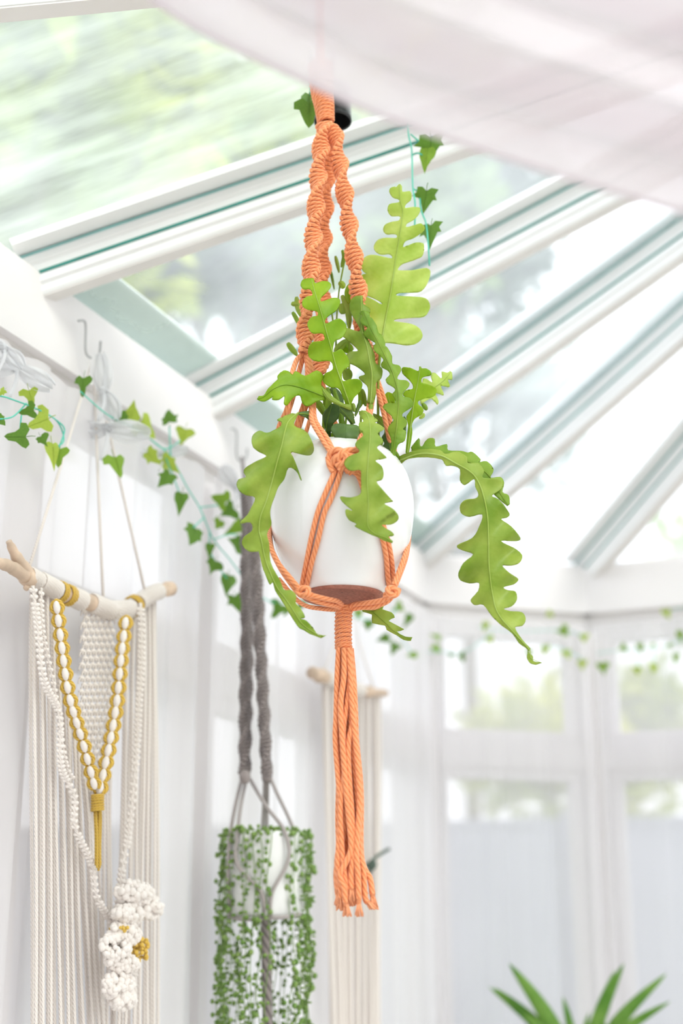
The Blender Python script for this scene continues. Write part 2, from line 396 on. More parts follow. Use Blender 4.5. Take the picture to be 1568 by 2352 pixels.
def fence(p0, p1, h, label):
    e = (p1 - p0); n_ = int(e.length / .9); e.normalize(); t = thing('garden_fence', label, 'fence', p0 - Vector((0, 0, .09)))
    nn = Vector((-e.y, e.x, 0))
    for i in range(n_ + 1): MB().box(p0 + e * (i * .9) + Vector((0, 0, h / 2 - .04)), e * .09, nn * .09, (0, 0, h + .1)).build('post', FENCE, t, smooth=False)
    for i in range(n_):
        c = p0 + e * (i * .9 + .45)
        MB().box(c + Vector((0, 0, h / 2)), e * .82, nn * .03, (0, 0, h - .15)).build('panel', FENCE, t, smooth=False)
        MB().box(c + Vector((0, 0, h - .05)), e * .82, nn * .05, (0, 0, .05)).build('rail', FENCE, t, smooth=False)
FENCE = simple('grey_blue_fence_paint', (.33, .35, .44), .7, .08, 2)
fence(Vector((-2.2, 9.0, 0)), Vector((7.5, 7.0, 0)), 2.05, 'pale grey-blue garden fence seen through the far curtained windows')
fence(Vector((-4.4, -1.0, 0)), Vector((-2.3, 8.6, 0)), 2.0, 'grey garden fence outside the left wall behind the curtains')
# ================================================================== CANOPY CLOTH (near the lens, softly out of focus)
edge = [(150, -185), (330, -16), (480, 82), (690, 184), (900, 276), (1250, 392), (1568, 488), (1850, 575), (2200, 690), (2600, 840)]
E = cr(edge, 6)
rows = []
NT = 64
for j in range(NT + 1):
    t = 1.45 * j / NT; row = []
    for i, (x, y) in enumerate(E):
        s = i / (len(E) - 1)
        px = x + t * 560; py = y - t * (640 + 300 * s)
        dist = 1.02 - .26 * t - .12 * s
        fold = .034 * sin(2 * pi * (t * 3.0 + .75 * s) + .4) * min(1, t * 6) + .010 * sin(2 * pi * (t * 7.5 + s * 1.2)) * min(1, t * 6)
        r = ray(px, py); p = CAM + r * (dist / r.y); p.z += fold; p.y += fold * .8
        row.append(p)
    rows.append(row)
cb = MB().quad_grid(rows); canopy = cb.build('canopy_drape', DRAPE)
tag(canopy, 'pink-white cloth swagged under the roof, close and blurred at the top right', 'drape')
hem = MB().tube(rows[0], .0022, 6).build('hem', DRAPE, canopy)

# ================================================================== SHEER CURTAINS
def curtain(p0, p1, n_in, off, ztop, zbot, seed, label, amp=.018, waves=9, scallop=.0, m=None):
    rnd = random.Random(seed); e = (p1 - p0); L = e.length; e = e.normalized()
    nx = int(waves * 12); rows = []; ph = [rnd.uniform(0, 6.28) for _ in range(4)]
    for j in range(15):
        t = j / 14; row = []
        for i in range(nx + 1):
            s = i / nx; am = amp * (.45 + .55 * t)
            wv = sin(2 * pi * waves * s + ph[0] + .5 * sin(5 * s + t)) + .5 * sin(2 * pi * waves * 1.7 * s + ph[1]) + .3 * sin(2 * pi * waves * .4 * s + ph[2] + t * 1.5)
            z = ztop + (zbot - ztop) * t - scallop * abs(sin(pi * s * 3)) * (1 - t)
            row.append(up(p0 + e * (s * L + .006 * sin(8 * t + i)), z) + n_in * (off + am * wv))
        rows.append(row)
    o = MB().quad_grid(rows).build('sheer_curtain', m or SHEER)
    tag(o, label, 'curtain', 'white sheer curtains'); return o
def lp(s): return C1 - UD * (s * H)
curtain(lp(3.3), lp(2.02), ND, .075, ZB + .01, .06, 11, 'white sheer curtain behind the left edge of the cream wall hanging', waves=8)
curtain(lp(2.0), lp(1.30), ND, .075, ZB + .01, .06, 12, 'white sheer curtain between the cream wall hanging and the grey plant hanger', waves=6)
curtain(lp(1.26), lp(.62), ND, .075, ZB + .01, .06, 13, 'white sheer curtain behind the grey plant hanger', waves=5)
curtain(lp(.60), lp(.05), ND, .075, ZB + .01, .06, 14, 'white sheer curtain behind the far cream wall hanging', waves=5)
curtain(C1 + E2 * .03, C2 - E2 * .03, N2, .085, ZB + .005, .06, 15, 'white sheer curtain over the far window below the right-hand cactus stem', waves=4, amp=.012, m=SHEERF)
curtain(C2 + ND * .04, C2 + ND * 1.1, -UD, .085, ZB + .005, .06, 16, 'white sheer curtain over the far window at the right edge', waves=7, amp=.012, m=SHEERF)

# ================================================================== IVY
def ivy_mesh(seed, m):
    rnd = random.Random(seed)
    SH = [[(0, -.05), (.22, -.22), (.52, -.18), (.42, .08), (.62, .34), (.33, .36), (.18, .62), (0, 1.0), (-.2, .6), (-.34, .36), (-.58, .32), (-.40, .08), (-.50, -.2), (-.2, -.22)],
          [(0, 0), (.25, -.12), (.5, -.1), (.56, .1), (.5, .28), (.32, .42), (.16, .7), (0, 1.0), (-.12, .72), (-.3, .46), (-.6, .3), (-.62, .08), (-.46, -.12), (-.2, -.1)],
          [(0, -.05), (.18, -.16), (.34, -.1), (.36, .1), (.34, .3), (.24, .5), (.12, .78), (0, 1.0), (-.1, .74), (-.2, .5), (-.3, .3), (-.36, .1), (-.3, -.1), (-.15, -.14)],
          [(0, 0), (.3, -.2), (.6, -.05), (.72, .2), (.42, .26), (.25, .5), (.15, .75), (.02, 1.0), (-.16, .7), (-.22, .45), (-.42, .2), (-.5, .02), (-.4, -.16), (-.2, -.1)]]
    out = SH[seed % 4]
    _ = [(0, -.05), (.22, -.22), (.52, -.18), (.42, .08), (.62, .34), (.33, .36), (.18, .62), (0, 1.0), (-.2, .6), (-.34, .36), (-.58, .32), (-.40, .08), (-.50, -.2), (-.2, -.22)]
    out = [(x * rnd.uniform(.85, 1.12), y * rnd.uniform(.9, 1.1)) for x, y in out]
    mb = MB(); ctr = (0, .12, .06); mb.v.append(ctr)
    for k in (.5, 1.0):
        for x, y in out:
            px, py = x * k, .12 + (y - .12) * k
            mb.v.append((px, py, .06 - .22 * abs(px) ** 1.5 - .12 * max(0, py) ** 2 + .03 * sin(9 * px + 5 * py + seed)))
    n = len(out)
    for i in range(n):
        i2 = (i + 1) % n
        mb.f.append((0, 1 + i, 1 + i2)); mb.uv.append([(0, 0)] * 3)
        mb.f.append((1 + i, 1 + n + i, 1 + n + i2, 1 + i2)); mb.uv.append([(0, 0)] * 4)
    mb.tube([(0, -.05, .03), (.02, -.25, .02), (.0, -.42, 0)], .016, 4)
    # central vein
    mb.tube([(0, -.05, .066), (0, .4, .055), (0, .9, -.05)], [.018, .012, .004], 4)
    return mb.mesh('leaf', m)
IVM = [[ivy_mesh(s, m) for s in range(8)] for m in IVY]
def ivy_leaf(p, size, ang, tone, parent, rnd, facing=None):
    """ang: direction the tip points in the picture, degrees clockwise from down"""
    me = IVM[tone][rnd.randrange(8)]
    d = (CAM - p).normalized(); z = (d + Vector((rnd.uniform(-.9, .9), rnd.uniform(-.3, .3), rnd.uniform(-.7, .7)))).normalized()
    a = radians(ang); tip = Vector((-sin(a), 0, -cos(a))); tip = (tip - z * tip.dot(z)).normalized(); x = tip.cross(z)
    R = Matrix((x, tip, z)).transposed().to_4x4(); R.translation = p - tip * size * .4
    o = link('leaf', me, parent); o.matrix_basis = wmat(parent) and (Matrix.Translation(R.translation) @ R.to_3x3().to_4x4() @ Matrix.Scale(size, 4))
    return o
def garland(name, label, placer, stems, leaves, wire=.0016, seed=1):
    rnd = random.Random(seed)
    base = placer(*stems[0][0])
    t = thing(name, label, 'garland', base)
    for st in stems:
        pts = crv([placer(x, y) + Vector((0, rnd.uniform(-.01, .01), 0)) for x, y in st], 5)
        MB().tube(pts, wire, 5).build('stem', WIRE, t)
    for (x, y, s, a, tone) in leaves:
        p = placer(x, y); d = (p - CAM).length / F
        ivy_leaf(p, s * d * .92, a, tone, t, rnd)
    return t
left_leaves = [(191, 888, 50, 10, 0), (70, 912, 42, -20, 2), (62, 945, 40, 80, 0), (90, 970, 62, 70, 2), (38, 1003, 55, 90, 0), (122, 1045, 60, -15, 2), (136, 1050, 48, 5, 1),
    (278, 958, 34, 60, 0), (303, 945, 48, 175, 2), (338, 985, 62, -60, 2), (388, 955, 40, 170, 0), (421, 1002, 44, 5, 2), (270, 1072, 58, -25, 1),
    (352, 1052, 44, -40, 2), (392, 1070, 56, -20, 2), (377, 1103, 46, 40, 0), (415, 1155, 50, 8, 0), (503, 1148, 48, 110, 1), (524, 1175, 44, 60, 0),
    (443, 1232, 52, 30, 0), (482, 1264, 34, 5, 0), (490, 1302, 40, 25, 0), (540, 1215, 50, 60, 1), (540, 1246, 46, 100, 0), (523, 1342, 58, 10, 0),
    (545, 1388, 46, -5, 0), (575, 1275, 52, 15, 0), (4, 968, 28, -60, 0), (3, 902, 22, 60, 2), (100, 1012, 30, -30, 0), (500, 1205, 30, 40, 1)]
garland('ivy_garland', 'artificial ivy garland on teal stems draped along the left beam', lambda x, y: PL(x, y, .13),
        [[(-40, 900), (0, 905), (30, 922), (90, 945), (130, 965), (145, 1010), (118, 1030)], [(0, 965), (30, 955), (60, 925)], [(130, 965), (150, 990), (135, 1030)],
         [(185, 900), (245, 950), (300, 975), (350, 1010), (392, 1050), (430, 1120), (460, 1170), (490, 1240), (530, 1290), (560, 1330)],
         [(392, 1050), (390, 1000), (388, 975)], [(460, 1165), (500, 1160)], [(470, 1190), (445, 1215)], [(490, 1240), (540, 1230), (575, 1260)], [(350, 1010), (380, 1030), (415, 1015)],
         [(480, 1215), (482, 1262), (500, 1300), (523, 1330)], [(380, 1050), (415, 1140)], [(50, 955), (42, 990)]], left_leaves, .0013, 2)
far_l = [(636, 1403, 44, 30, 0), (660, 1404, 28, 40, 0), (690, 1392, 34, 20, 0), (845, 1437, 28, 10, 0), (912, 1397, 28, 60, 1), (880, 1467, 34, 70, 0), (936, 1426, 36, 20, 0),
         (905, 1491, 32, 30, 0), (822, 1412, 24, 10, 1), (945, 1505, 26, 80, 1)]
garland('ivy_garland', 'artificial ivy garland under the beam behind the bottom of the white pot', lambda x, y: PL(x, y, .13),
        [[(560, 1330), (600, 1370), (636, 1385), (690, 1380), (760, 1400), (840, 1425), (900, 1440), (945, 1500)], [(880, 1435), (912, 1397)]], far_l, .0013, 3)
f2 = [(1000, 1462, 26, 100, 1), (998, 1489, 26, 80, 1), (960, 1506, 22, 90, 1), (1058, 1507, 24, 90, 0), (1035, 1506, 16, 30, 0), (1113, 1440, 24, 30, 2), (1126, 1470, 22, -30, 2), (1215, 1500, 18, 0, 1),
      (1250, 1494, 26, 10, 2), (1303, 1504, 24, -20, 2), (1260, 1411, 18, 60, 2), (1290, 1448, 30, 90, 1), (1338, 1528, 28, -10, 2), (1342, 1466, 24, 0, 2)]
garland('ivy_garland', 'artificial ivy garland sagging across the far window behind the right-hand stem', lambda x, y: P2(x, y, .13),
        [[(960, 1500), (1010, 1498), (1060, 1500), (1095, 1480), (1130, 1455)], [(1100, 1440), (1180, 1448), (1290, 1447), (1340, 1460)], [(1240, 1488), (1290, 1490), (1338, 1515)]], f2, .0011, 4)
f3 = [(1384, 1535, 30, 0, 1), (1428, 1489, 22, 60, 1), (1470, 1489, 22, 10, 1), (1462, 1541, 24, 10, 2), (1500, 1536, 24, 20, 2), (1498, 1482, 16, 60, 1), (1532, 1411, 26, 0, 2),
      (1562, 1461, 28, 0, 1), (1552, 1513, 26, 10, 1), (1535, 1483, 14, 50, 1), (1600, 1500, 26, 0, 1)]
garland('ivy_garland', 'artificial ivy garland of small leaves at the right edge of the far wall', lambda x, y: P3(x, y, .13),
        [[(1370, 1500), (1428, 1492), (1500, 1488), (1562, 1470), (1620, 1440)], [(1462, 1495), (1465, 1535)], [(1500, 1490), (1503, 1530)], [(1540, 1400), (1600, 1390)]], f3, .0011, 5)
top_l = [(988, 340, 62, -8, 0), (979, 365, 58, 12, 1), (976, 460, 52, 10, 0), (988, 540, 56, 8, 0)]
garland('ivy_strand', 'artificial ivy strand on teal wire hanging behind the tall pale stem', lambda x, y: P(x, y, .12),
        [[(935, 220), (938, 300), (945, 345), (947, 430), (952, 475), (952, 520)], [(943, 308), (960, 318), (975, 330)], [(946, 352), (960, 355), (976, 356)], [(948, 430), (962, 445), (966, 480), (978, 510), (982, 560), (986, 610)]], top_l, .0014, 6)
garland('ivy_strand', 'single ivy sprig hanging at the top of the orange hanger', lambda x, y: P(x, y, .05), [[(712, 120), (712, 180), (711, 225)]], [(707, 240, 60, 8, 0), (710, 262, 62, 4, 0)], .0014, 8)

# ================================================================== WHITE FABRIC TIES along the left beam, hooks
def tie(px, py, placer, sz, ang, label, seed):
    rnd = random.Random(seed); c = placer(px, py); d = (c - CAM).length / F * sz; mb = MB()
    t = thing('fabric_tie', label, 'ribbon', c, 'white net ties along the beam')
    for sgn, ln in ((1, 1.0), (-1, .8)):
        rows = []
        a = radians(ang + (0 if sgn > 0 else 180 + rnd.uniform(-30, 30)))
        dirv = Vector((cos(a), 0, -sin(a))); nv = Vector((sin(a), 0, cos(a)))
        for i in range(9):
            u = i / 8; wd = (.10 + .36 * sin(pi * min(1, u * .8 + .08)) ** 1.0) * d
            row = []
            for k in range(9):
                v = k / 8 - .5
                row.append(c + dirv * (u * ln * d) + nv * (v * 2 * wd * .6) + Vector((0, -.012 * d / .1 * sin(u * 3 + k * 1.9 + seed), 0)) * (1 if 0 < k < 8 else .5))
            rows.append(row)
        MB().quad_grid(rows).build('loop', SHEERO, t)
    MB().blob(c, d * .12, d * .12, d * .14, 9, 6).build('knot', SHEERO, t)
    tail = crv([c, c + Vector((.004, -.01, -.35 * d)), c + Vector((-.004, -.012, -.8 * d))], 4)
    MB().tube(tail, [d * .05] * len(tail), 6).build('tail', SHEERO, t)
q = lambda x, y: PL(x, y, .11)
tie(38, 845, q, 95, 30, 'white net tie knotted on the beam nearest the left edge', 1)
tie(10, 800, q, 80, 200, 'white net tie half cut off by the left edge of the picture', 2)
tie(238, 900, q, 95, 262, 'white net tie hanging beside the wire hook', 3)
tie(245, 985, q, 100, 8, 'white net tie between the ivy leaves below the hook', 4)
tie(372, 1042, q, 60, -10, 'small white net tie behind the yellow ivy leaves', 5)
tie(540, 1118, q, 75, 40, 'white net tie beside the top of the grey plant hanger', 6)
def hook(pts, placer, label):
    P_ = crv([placer(x, y) for x, y in pts], 6); o = MB().tube(P_, .0022, 8).build('wire_hook', METAL); return tag(o, label, 'hook')
hook([(180, 737), (196, 742), (196, 800), (202, 818), (216, 822), (228, 812), (231, 784)], lambda x, y: PL(x, y, .07), 'bright wire hook on the left beam holding the cream wall hanging')
hook([(532, 985), (543, 992), (543, 1040), (548, 1056), (558, 1058), (566, 1048), (567, 1030)], lambda x, y: PL(x, y, .07), 'bright wire hook on the beam holding the grey plant hanger')

# ================================================================== CREAM WALL HANGING ON DRIFTWOOD (left)
qh = lambda x, y, o=.13: PL(x, y, o)
hang = thing('macrame_wall_hanging', 'cream macrame wall hanging on a driftwood branch with mustard yellow braids', 'wall hanging', qh(200, 1370))
def rr(px, p): return px * (p - CAM).length / F
bp = [(58, 1325), (95, 1338), (140, 1362), (200, 1382), (255, 1402), (290, 1400), (330, 1375), (365, 1358), (392, 1352)]
B3 = crv([qh(*p) for p in bp], 5); nB = len(B3)
br = MB().tube(B3, [rr(19 - 4 * i / nB + 2 * sin(i * 1.3), B3[i]) for i in range(nB)], 12)
for pts_, r0, r1 in (([(70, 1330), (50, 1300), (33, 1270), (20, 1243)], 20, 7), ([(60, 1325), (30, 1305), (5, 1295), (-30, 1290)], 16, 12), ([(75, 1330), (66, 1345), (58, 1352)], 9, 6)):
    T = crv([qh(*p) for p in pts_], 4); br.tube(T, [rr(r0 + (r1 - r0) * i / (len(T) - 1) + sin(i * 2.1), T[i]) for i in range(len(T))], 10)
br.blob(qh(384, 1353), rr(16, B3[-1]), rr(16, B3[-1]), rr(18, B3[-1]), 10, 6)
br.build('branch', WOOD, hang)
def wrap(pts2, rad, m, name, parent, placer, pitch=4.5, thick=2.6, seg=10):
    T = crv([placer(*p) for p in pts2], 12); mb = MB(); pts = []; Ltot = sum((T[i + 1] - T[i]).length for i in range(len(T) - 1))
    k = rr(1, T[0]); turns = Ltot / (pitch * k); N = int(turns * 12)
    for i in range(N + 1):
        u = i / N * (len(T) - 1); j = min(int(u), len(T) - 2); c = T[j].lerp(T[j + 1], u - j); t = (T[j + 1] - T[j]).normalized()
        n = t.cross(Vector((0, 1, 0))).normalized(); b = t.cross(n); a = 2 * pi * turns * i / N
        r_ = (rad(u / (len(T) - 1)) if callable(rad) else rad) * k
        pts.append(c + (n * cos(a) + b * sin(a)) * r_)
    mb.tube(pts, thick * k, 5); return mb.build(name, m, parent)
for a, b in (([(66, 1322), (88, 1335)], 20), ([(92, 1335), (130, 1356)], 21), ([(155, 1366), (188, 1380)], 22), ([(210, 1385), (255, 1402)], 21), ([(255, 1402), (300, 1398)], 20), ([(318, 1384), (345, 1366), (365, 1358)], 18)):
    wrap(a, b, CREAM, 'cord_wrap', hang, qh)
for a in ([(133, 1357), (141, 1361)], [(150, 1365), (160, 1369)], [(303, 1394), (311, 1389)]): wrap(a, 23, MUSTARD, 'mustard_wrap', hang, qh, 4)
# suspension cords
hk = PL(214, 822, .075)
for tgt in ((62, 1320), (238, 1398), (335, 1368)):
    e = qh(*tgt); MB().tube([hk, hk.lerp(e, .5) + Vector((0, 0, -.004)), e], rr(3.2, hk), 6).build('hanging_cord', CREAM, hang)
rnd = random.Random(5)
def strand(x0, y0, x1, y1, wpx, m, parent, name='fringe_strand', off=.13, wig=2.5, n=8, placer=qh):
    pts = []
    ph = rnd.uniform(0, 6)
    for i in range(n):
        u = i / (n - 1); x = x0 + (x1 - x0) * u + wig * sin(ph + u * 5) * (u > 0); pts.append(placer(x, y0 + (y1 - y0) * u, off))
    T = crv(pts, 3); return MB().tube(T, rr(wpx / 2, T[0]), 5).build(name, m, parent)
# left fringe
for i in range(19):
    x = 72 + i * 7.2; xe = 72 + i * 9.4
    top = 1345 + i * .5 if x < 130 else 1365 + (x - 130) * 2.8
    strand(x, top if x < 120 else 1345 + max(0, (x - 118)) * 5.8, xe, 2420, 8.2, CREAM, hang, off=.115 + .012 * (i % 2))
# right fringe
for i in range(13):
    x = 300 + i * 4.6 - max(0, 6 - i) * 1.5; xe = 262 + i * 8.5
    strand(x, 1400 - i * 3, xe, 2420 - (i % 4) * 12, 8.2, CREAM, hang, off=.112 + .012 * (i % 2))
for i in range(7):
    strand(200 + i * 9, 1800 + abs(i - 3) * -10, 212 + i * 7, 2420, 8, CREAM, hang, off=.105)
# diagonal knotted cords
def knotted(pts2, wpx, m, name, parent, placer, off=.14, step=9, sides=True):
    T = crv([placer(x, y, off) for x, y in pts2], 10); mb = MB(); acc = 0; k = rr(1, T[0]); tg = 0
    for i in range(1, len(T)):
        d = (T[i] - T[i - 1]); acc += d.length
        if acc > step * k:
            acc = 0; tg += 1; t = d.normalized(); n = t.cross(Vector((0, 1, 0))).normalized()
            R = Matrix((n, t.cross(n), t)).transposed()
            for sg in ((-1, 1) if sides else (0,)):
                mb.blob(T[i] + n * sg * wpx * k * .42 + t * sg * step * .15 * k, wpx * .62 * k, wpx * .5 * k, step * .52 * k, 7, 4, R @ Matrix.Rotation(.5 * sg, 3, 'Y'))
    mb.tube(T, wpx * .4 * k, 6); return mb.build(name, m, parent)
knotted([(75, 1345), (85, 1430), (100, 1560), (135, 1640), (140, 1760), (170, 1830), (172, 1900), (210, 1985), (222, 2060), (258, 2120)], 10, CREAM, 'knotted_cord', hang, qh, .15)
knotted([(95, 1350), (98, 1450), (128, 1600), (150, 1750), (168, 1790)], 7, CREAM, 'knotted_cord', hang, qh, .152)
knotted([(322, 1385), (325, 1500), (318, 1620), (312, 1740), (296, 1900), (280, 2000), (268, 2110)], 10, CREAM, 'knotted_cord', hang, qh, .15)
# centre net panel
mb = MB(); k = rr(1, qh(235, 1500)); rrn = random.Random(3)
for r_ in range(30):
    y = 1402 + r_ * 15.5
    u = r_ / 29; xl = 190 - 8 * min(1, u * 2) + max(0, u - .55) * 75; xr = 262 - 8 * u - max(0, u - .6) * 60; nc = max(2, int((xr - xl) / 12))
    for c_ in range(nc):
        x = xl + (xr - xl) * (c_ + .5 * (r_ % 2) + .25) / nc; p = qh(x, y, .125)
        for sg in (-1, 1):
            mb.blob(p + UD * sg * 3.4 * k, 5.6 * k, 4 * k, 4.4 * k, 6, 4, Matrix.Rotation(.5 * sg, 3, 'Y'))
        mb.tube([p + Vector((0, 0, 9 * k)), p + Vector((0, 0, -9 * k))], 2.6 * k, 4, caps=False)
        for sg in (-1, 1): mb.tube([p + UD * sg * 5 * k, p + UD * sg * 10 * k + Vector((0, 0, -8 * k)), p + UD * sg * 11 * k + Vector((0, 0, -15 * k))], 2.0 * k, 4, caps=False)
mb.build('knotted_panel', CREAM, hang, kind='stuff')
# mustard and cream braids
def chain(pts2, name):
    T = crv([qh(x, y, .165) for x, y in pts2], 24); k = rr(1, T[0]); acc = 0; mg = MB(); mc = MB(); i0 = 0
    for i in range(1, len(T)):
        acc += (T[i] - T[i - 1]).length
        if acc > 27 * k:
            acc = 0; t = (T[i] - T[i - 1]).normalized(); n = t.cross(Vector((0, 1, 0))).normalized(); R = Matrix((n, t.cross(n), t)).transposed(); c = T[i]
            mc.blob(c + Vector((0, -.004, 0)), 8 * k, 7 * k, 15.5 * k, 8, 5, R)
            for sg in (-1, 1):
                a = c + t * 12 * k + n * sg * 6 * k; b = c + n * sg * 13 * k; d = c - t * 13 * k + n * sg * 7 * k
                mg.tube(crv([a, b, d, c - t * 17 * k - n * sg * 4 * k], 4), 5.0 * k, 6)
    o = mg.build(name, MUSTARD, hang); mc.build('cream_core', CREAM, o); return o
chain([(128, 1368), (142, 1480), (160, 1600), (195, 1720), (222, 1822)], 'braid')
chain([(292, 1405), (280, 1500), (268, 1620), (250, 1720), (228, 1822)], 'braid')
wrap([(224, 1826), (224, 1862)], 13, MUSTARD, 'gathering_wrap', hang, lambda x, y: qh(x, y, .165), 5, 3)
for i in range(5): strand(217 + i * 3.4, 1862, 221 + i * 2.4, 2000 - abs(i - 2) * 6, 6, MUSTARD, hang, 'tassel_strand', .16 + .003 * (i % 2), .8)
# woollen flowers
def wool(x, y, rx, ry, m, name, seed, n=210, sz=7):
    rn = random.Random(seed); mb = MB(); c = qh(x, y, .17); k = rr(1, c)
    for _ in range(n):
        a = rn.uniform(0, 6.28); q_ = rn.random() ** .5; p = c + UD * (cos(a) * q_ * rx * k * 1.9) + Vector((0, 0, sin(a) * q_ * ry * k)) + ND * (rn.uniform(.0, .03) * (1 - q_ * .6))
        s_ = sz * k * rn.uniform(.7, 1.3); mb.blob(p, s_, s_, s_, 6, 4)
    return mb.build(name, m, hang)
for i, (x, y, rx, ry) in enumerate(((300, 2052, 36, 24), (325, 2085, 34, 22), (285, 2100, 26, 20), (275, 2145, 30, 24), (255, 2180, 26, 34), (275, 2215, 26, 18), (262, 2262, 28, 26), (272, 2295, 20, 20))): wool(x, y, rx, ry, CREAM, 'wool_petal', i)
wool(308, 2182, 17, 28, MUSTARD, 'flower_centre', 20, 90, 4.5); wool(258, 2133, 9, 9, MUSTARD, 'flower_centre', 21, 16, 4)
for i in range(8): strand(275 + i * 1.5, 2150 + i * 16, 318 - abs(i - 4) * 2, 2120 + i * 24, 7, CREAM, hang, 'petal_cord', .15, 1, 4)

# ================================================================== SENNIT (twisted half-knot braid)
def sennit(T, a, b, half, pitch, thick, m, name, parent, ph0=0.0, seg=6):
    L = [0]
    for i in range(1, len(T)): L.append(L[-1] + (T[i] - T[i - 1]).length)
    N = int(L[-1] / pitch * 11); pts = []; j = 0
    core = MB()
    for i in range(N + 1):
        s = L[-1] * i / N
        while j < len(T) - 2 and L[j + 1] < s: j += 1
        c = T[j].lerp(T[j + 1], (s - L[j]) / max(1e-9, L[j + 1] - L[j])); t = (T[j + 1] - T[j]).normalized()
        ex = t.cross(Vector((0, 1, 0))).normalized(); ey = t.cross(ex)
        tw = pi * s / half + ph0; e1 = ex * cos(tw) + ey * sin(tw); e2 = -ex * sin(tw) + ey * cos(tw)
        an = 2 * pi * s / pitch
        tilt = .22 * pitch * sin(an)
        pts.append(c + e1 * a * cos(an) + e2 * b * sin(an) + t * tilt)
    mb = MB().tube(pts, thick, seg); j = 0; nk = int(L[-1] / pitch)
    for i in range(nk):
        s = (i + .5) * pitch
        while j < len(T) - 2 and L[j + 1] < s: j += 1
        c = T[j].lerp(T[j + 1], (s - L[j]) / max(1e-9, L[j + 1] - L[j])); t = (T[j + 1] - T[j]).normalized()
        ex = t.cross(Vector((0, 1, 0))).normalized(); ey = t.cross(ex); tw = pi * s / half + ph0
        for tw_ in (tw, tw + pi):
            e1 = ex * cos(tw_) + ey * sin(tw_); e2 = -ex * sin(tw_) + ey * cos(tw_); r2 = Matrix((e1, e2, t)).transposed() @ Matrix.Rotation(.55, 3, 'X')
            mb.blob(c + e1 * a * 1.02, thick * .95, thick * .95, pitch * .72, 7, 5, r2)
    return mb.build(name, m, parent)

# ================================================================== POT
pc = P(785, 1200)
def pz(y): return P(785, y).z
prof_px = [(60, 1398), (96, 1372), (101, 1362), (112, 1336), (138, 1290), (156, 1240), (165, 1185), (164, 1140), (154, 1100), (134, 1065), (112, 1046), (98, 1038)]
kpx = (P(785, 1200) - CAM).length / F * 1.0
BZ = pz(1367)
prof = [(r * kpx, pz(y)) for r, y in prof_px if y < 1370]
prof = [(94 * kpx, BZ)] + prof
prof_s = cr(prof, 5)
def potR(z):
    for (r0, z0), (r1, z1) in zip(prof_s[:-1], prof_s[1:]):
        if z0 <= z <= z1: return r0 + (r1 - r0) * (z - z0) / max(1e-9, z1 - z0)
    return prof_s[0][0] if z < prof_s[0][1] else prof_s[-1][0]
def onpot(px, py, off=.004):
    r = ray(px, py); best = None
    for i in range(400):
        t = (Y0 - .14 + .14 * i / 400) / r.y; p = CAM + r * t; d = math.hypot(p.x - pc.x, p.y - Y0)
        if BZ - .02 <= p.z and d <= potR(p.z) + off: return p
        if best is None or d < best[0]: best = (d, p)
    p = best[1]; dd = Vector((p.x - pc.x, p.y - Y0, 0))
    return p
plant = thing('potted_cactus', 'fishbone cactus with zigzag-lobed green stems in a round white glazed pot', 'potted plant', (pc.x, Y0, BZ))
inner = [(r - .005, z) for r, z in reversed(prof_s[6:])]
MB().lathe([(r, z) for r, z in prof_s] + [(prof_s[-1][0] - .002, prof_s[-1][1] + .002)] + inner, (pc.x, Y0, 0), 64).build('pot', POTW, plant)
b0 = 94 * kpx
bo = MB().lathe([(b0 + .0003, BZ + .004), (b0 + .0004, BZ - .001), (b0 - .003, BZ - .004), (b0 - .010, BZ - .003), (b0 - .013, BZ + .002), (b0 * .3, BZ + .005), (.001, BZ + .004)], (pc.x, Y0, 0), 64).build('pot_base', TERRA, plant)
zs = prof_s[-1][1] - .02
MB().lathe([(.001, zs), (.05, zs + .002), (potR(zs) - .006, zs)], (pc.x, Y0, 0), 32).build('soil', SOIL, plant)

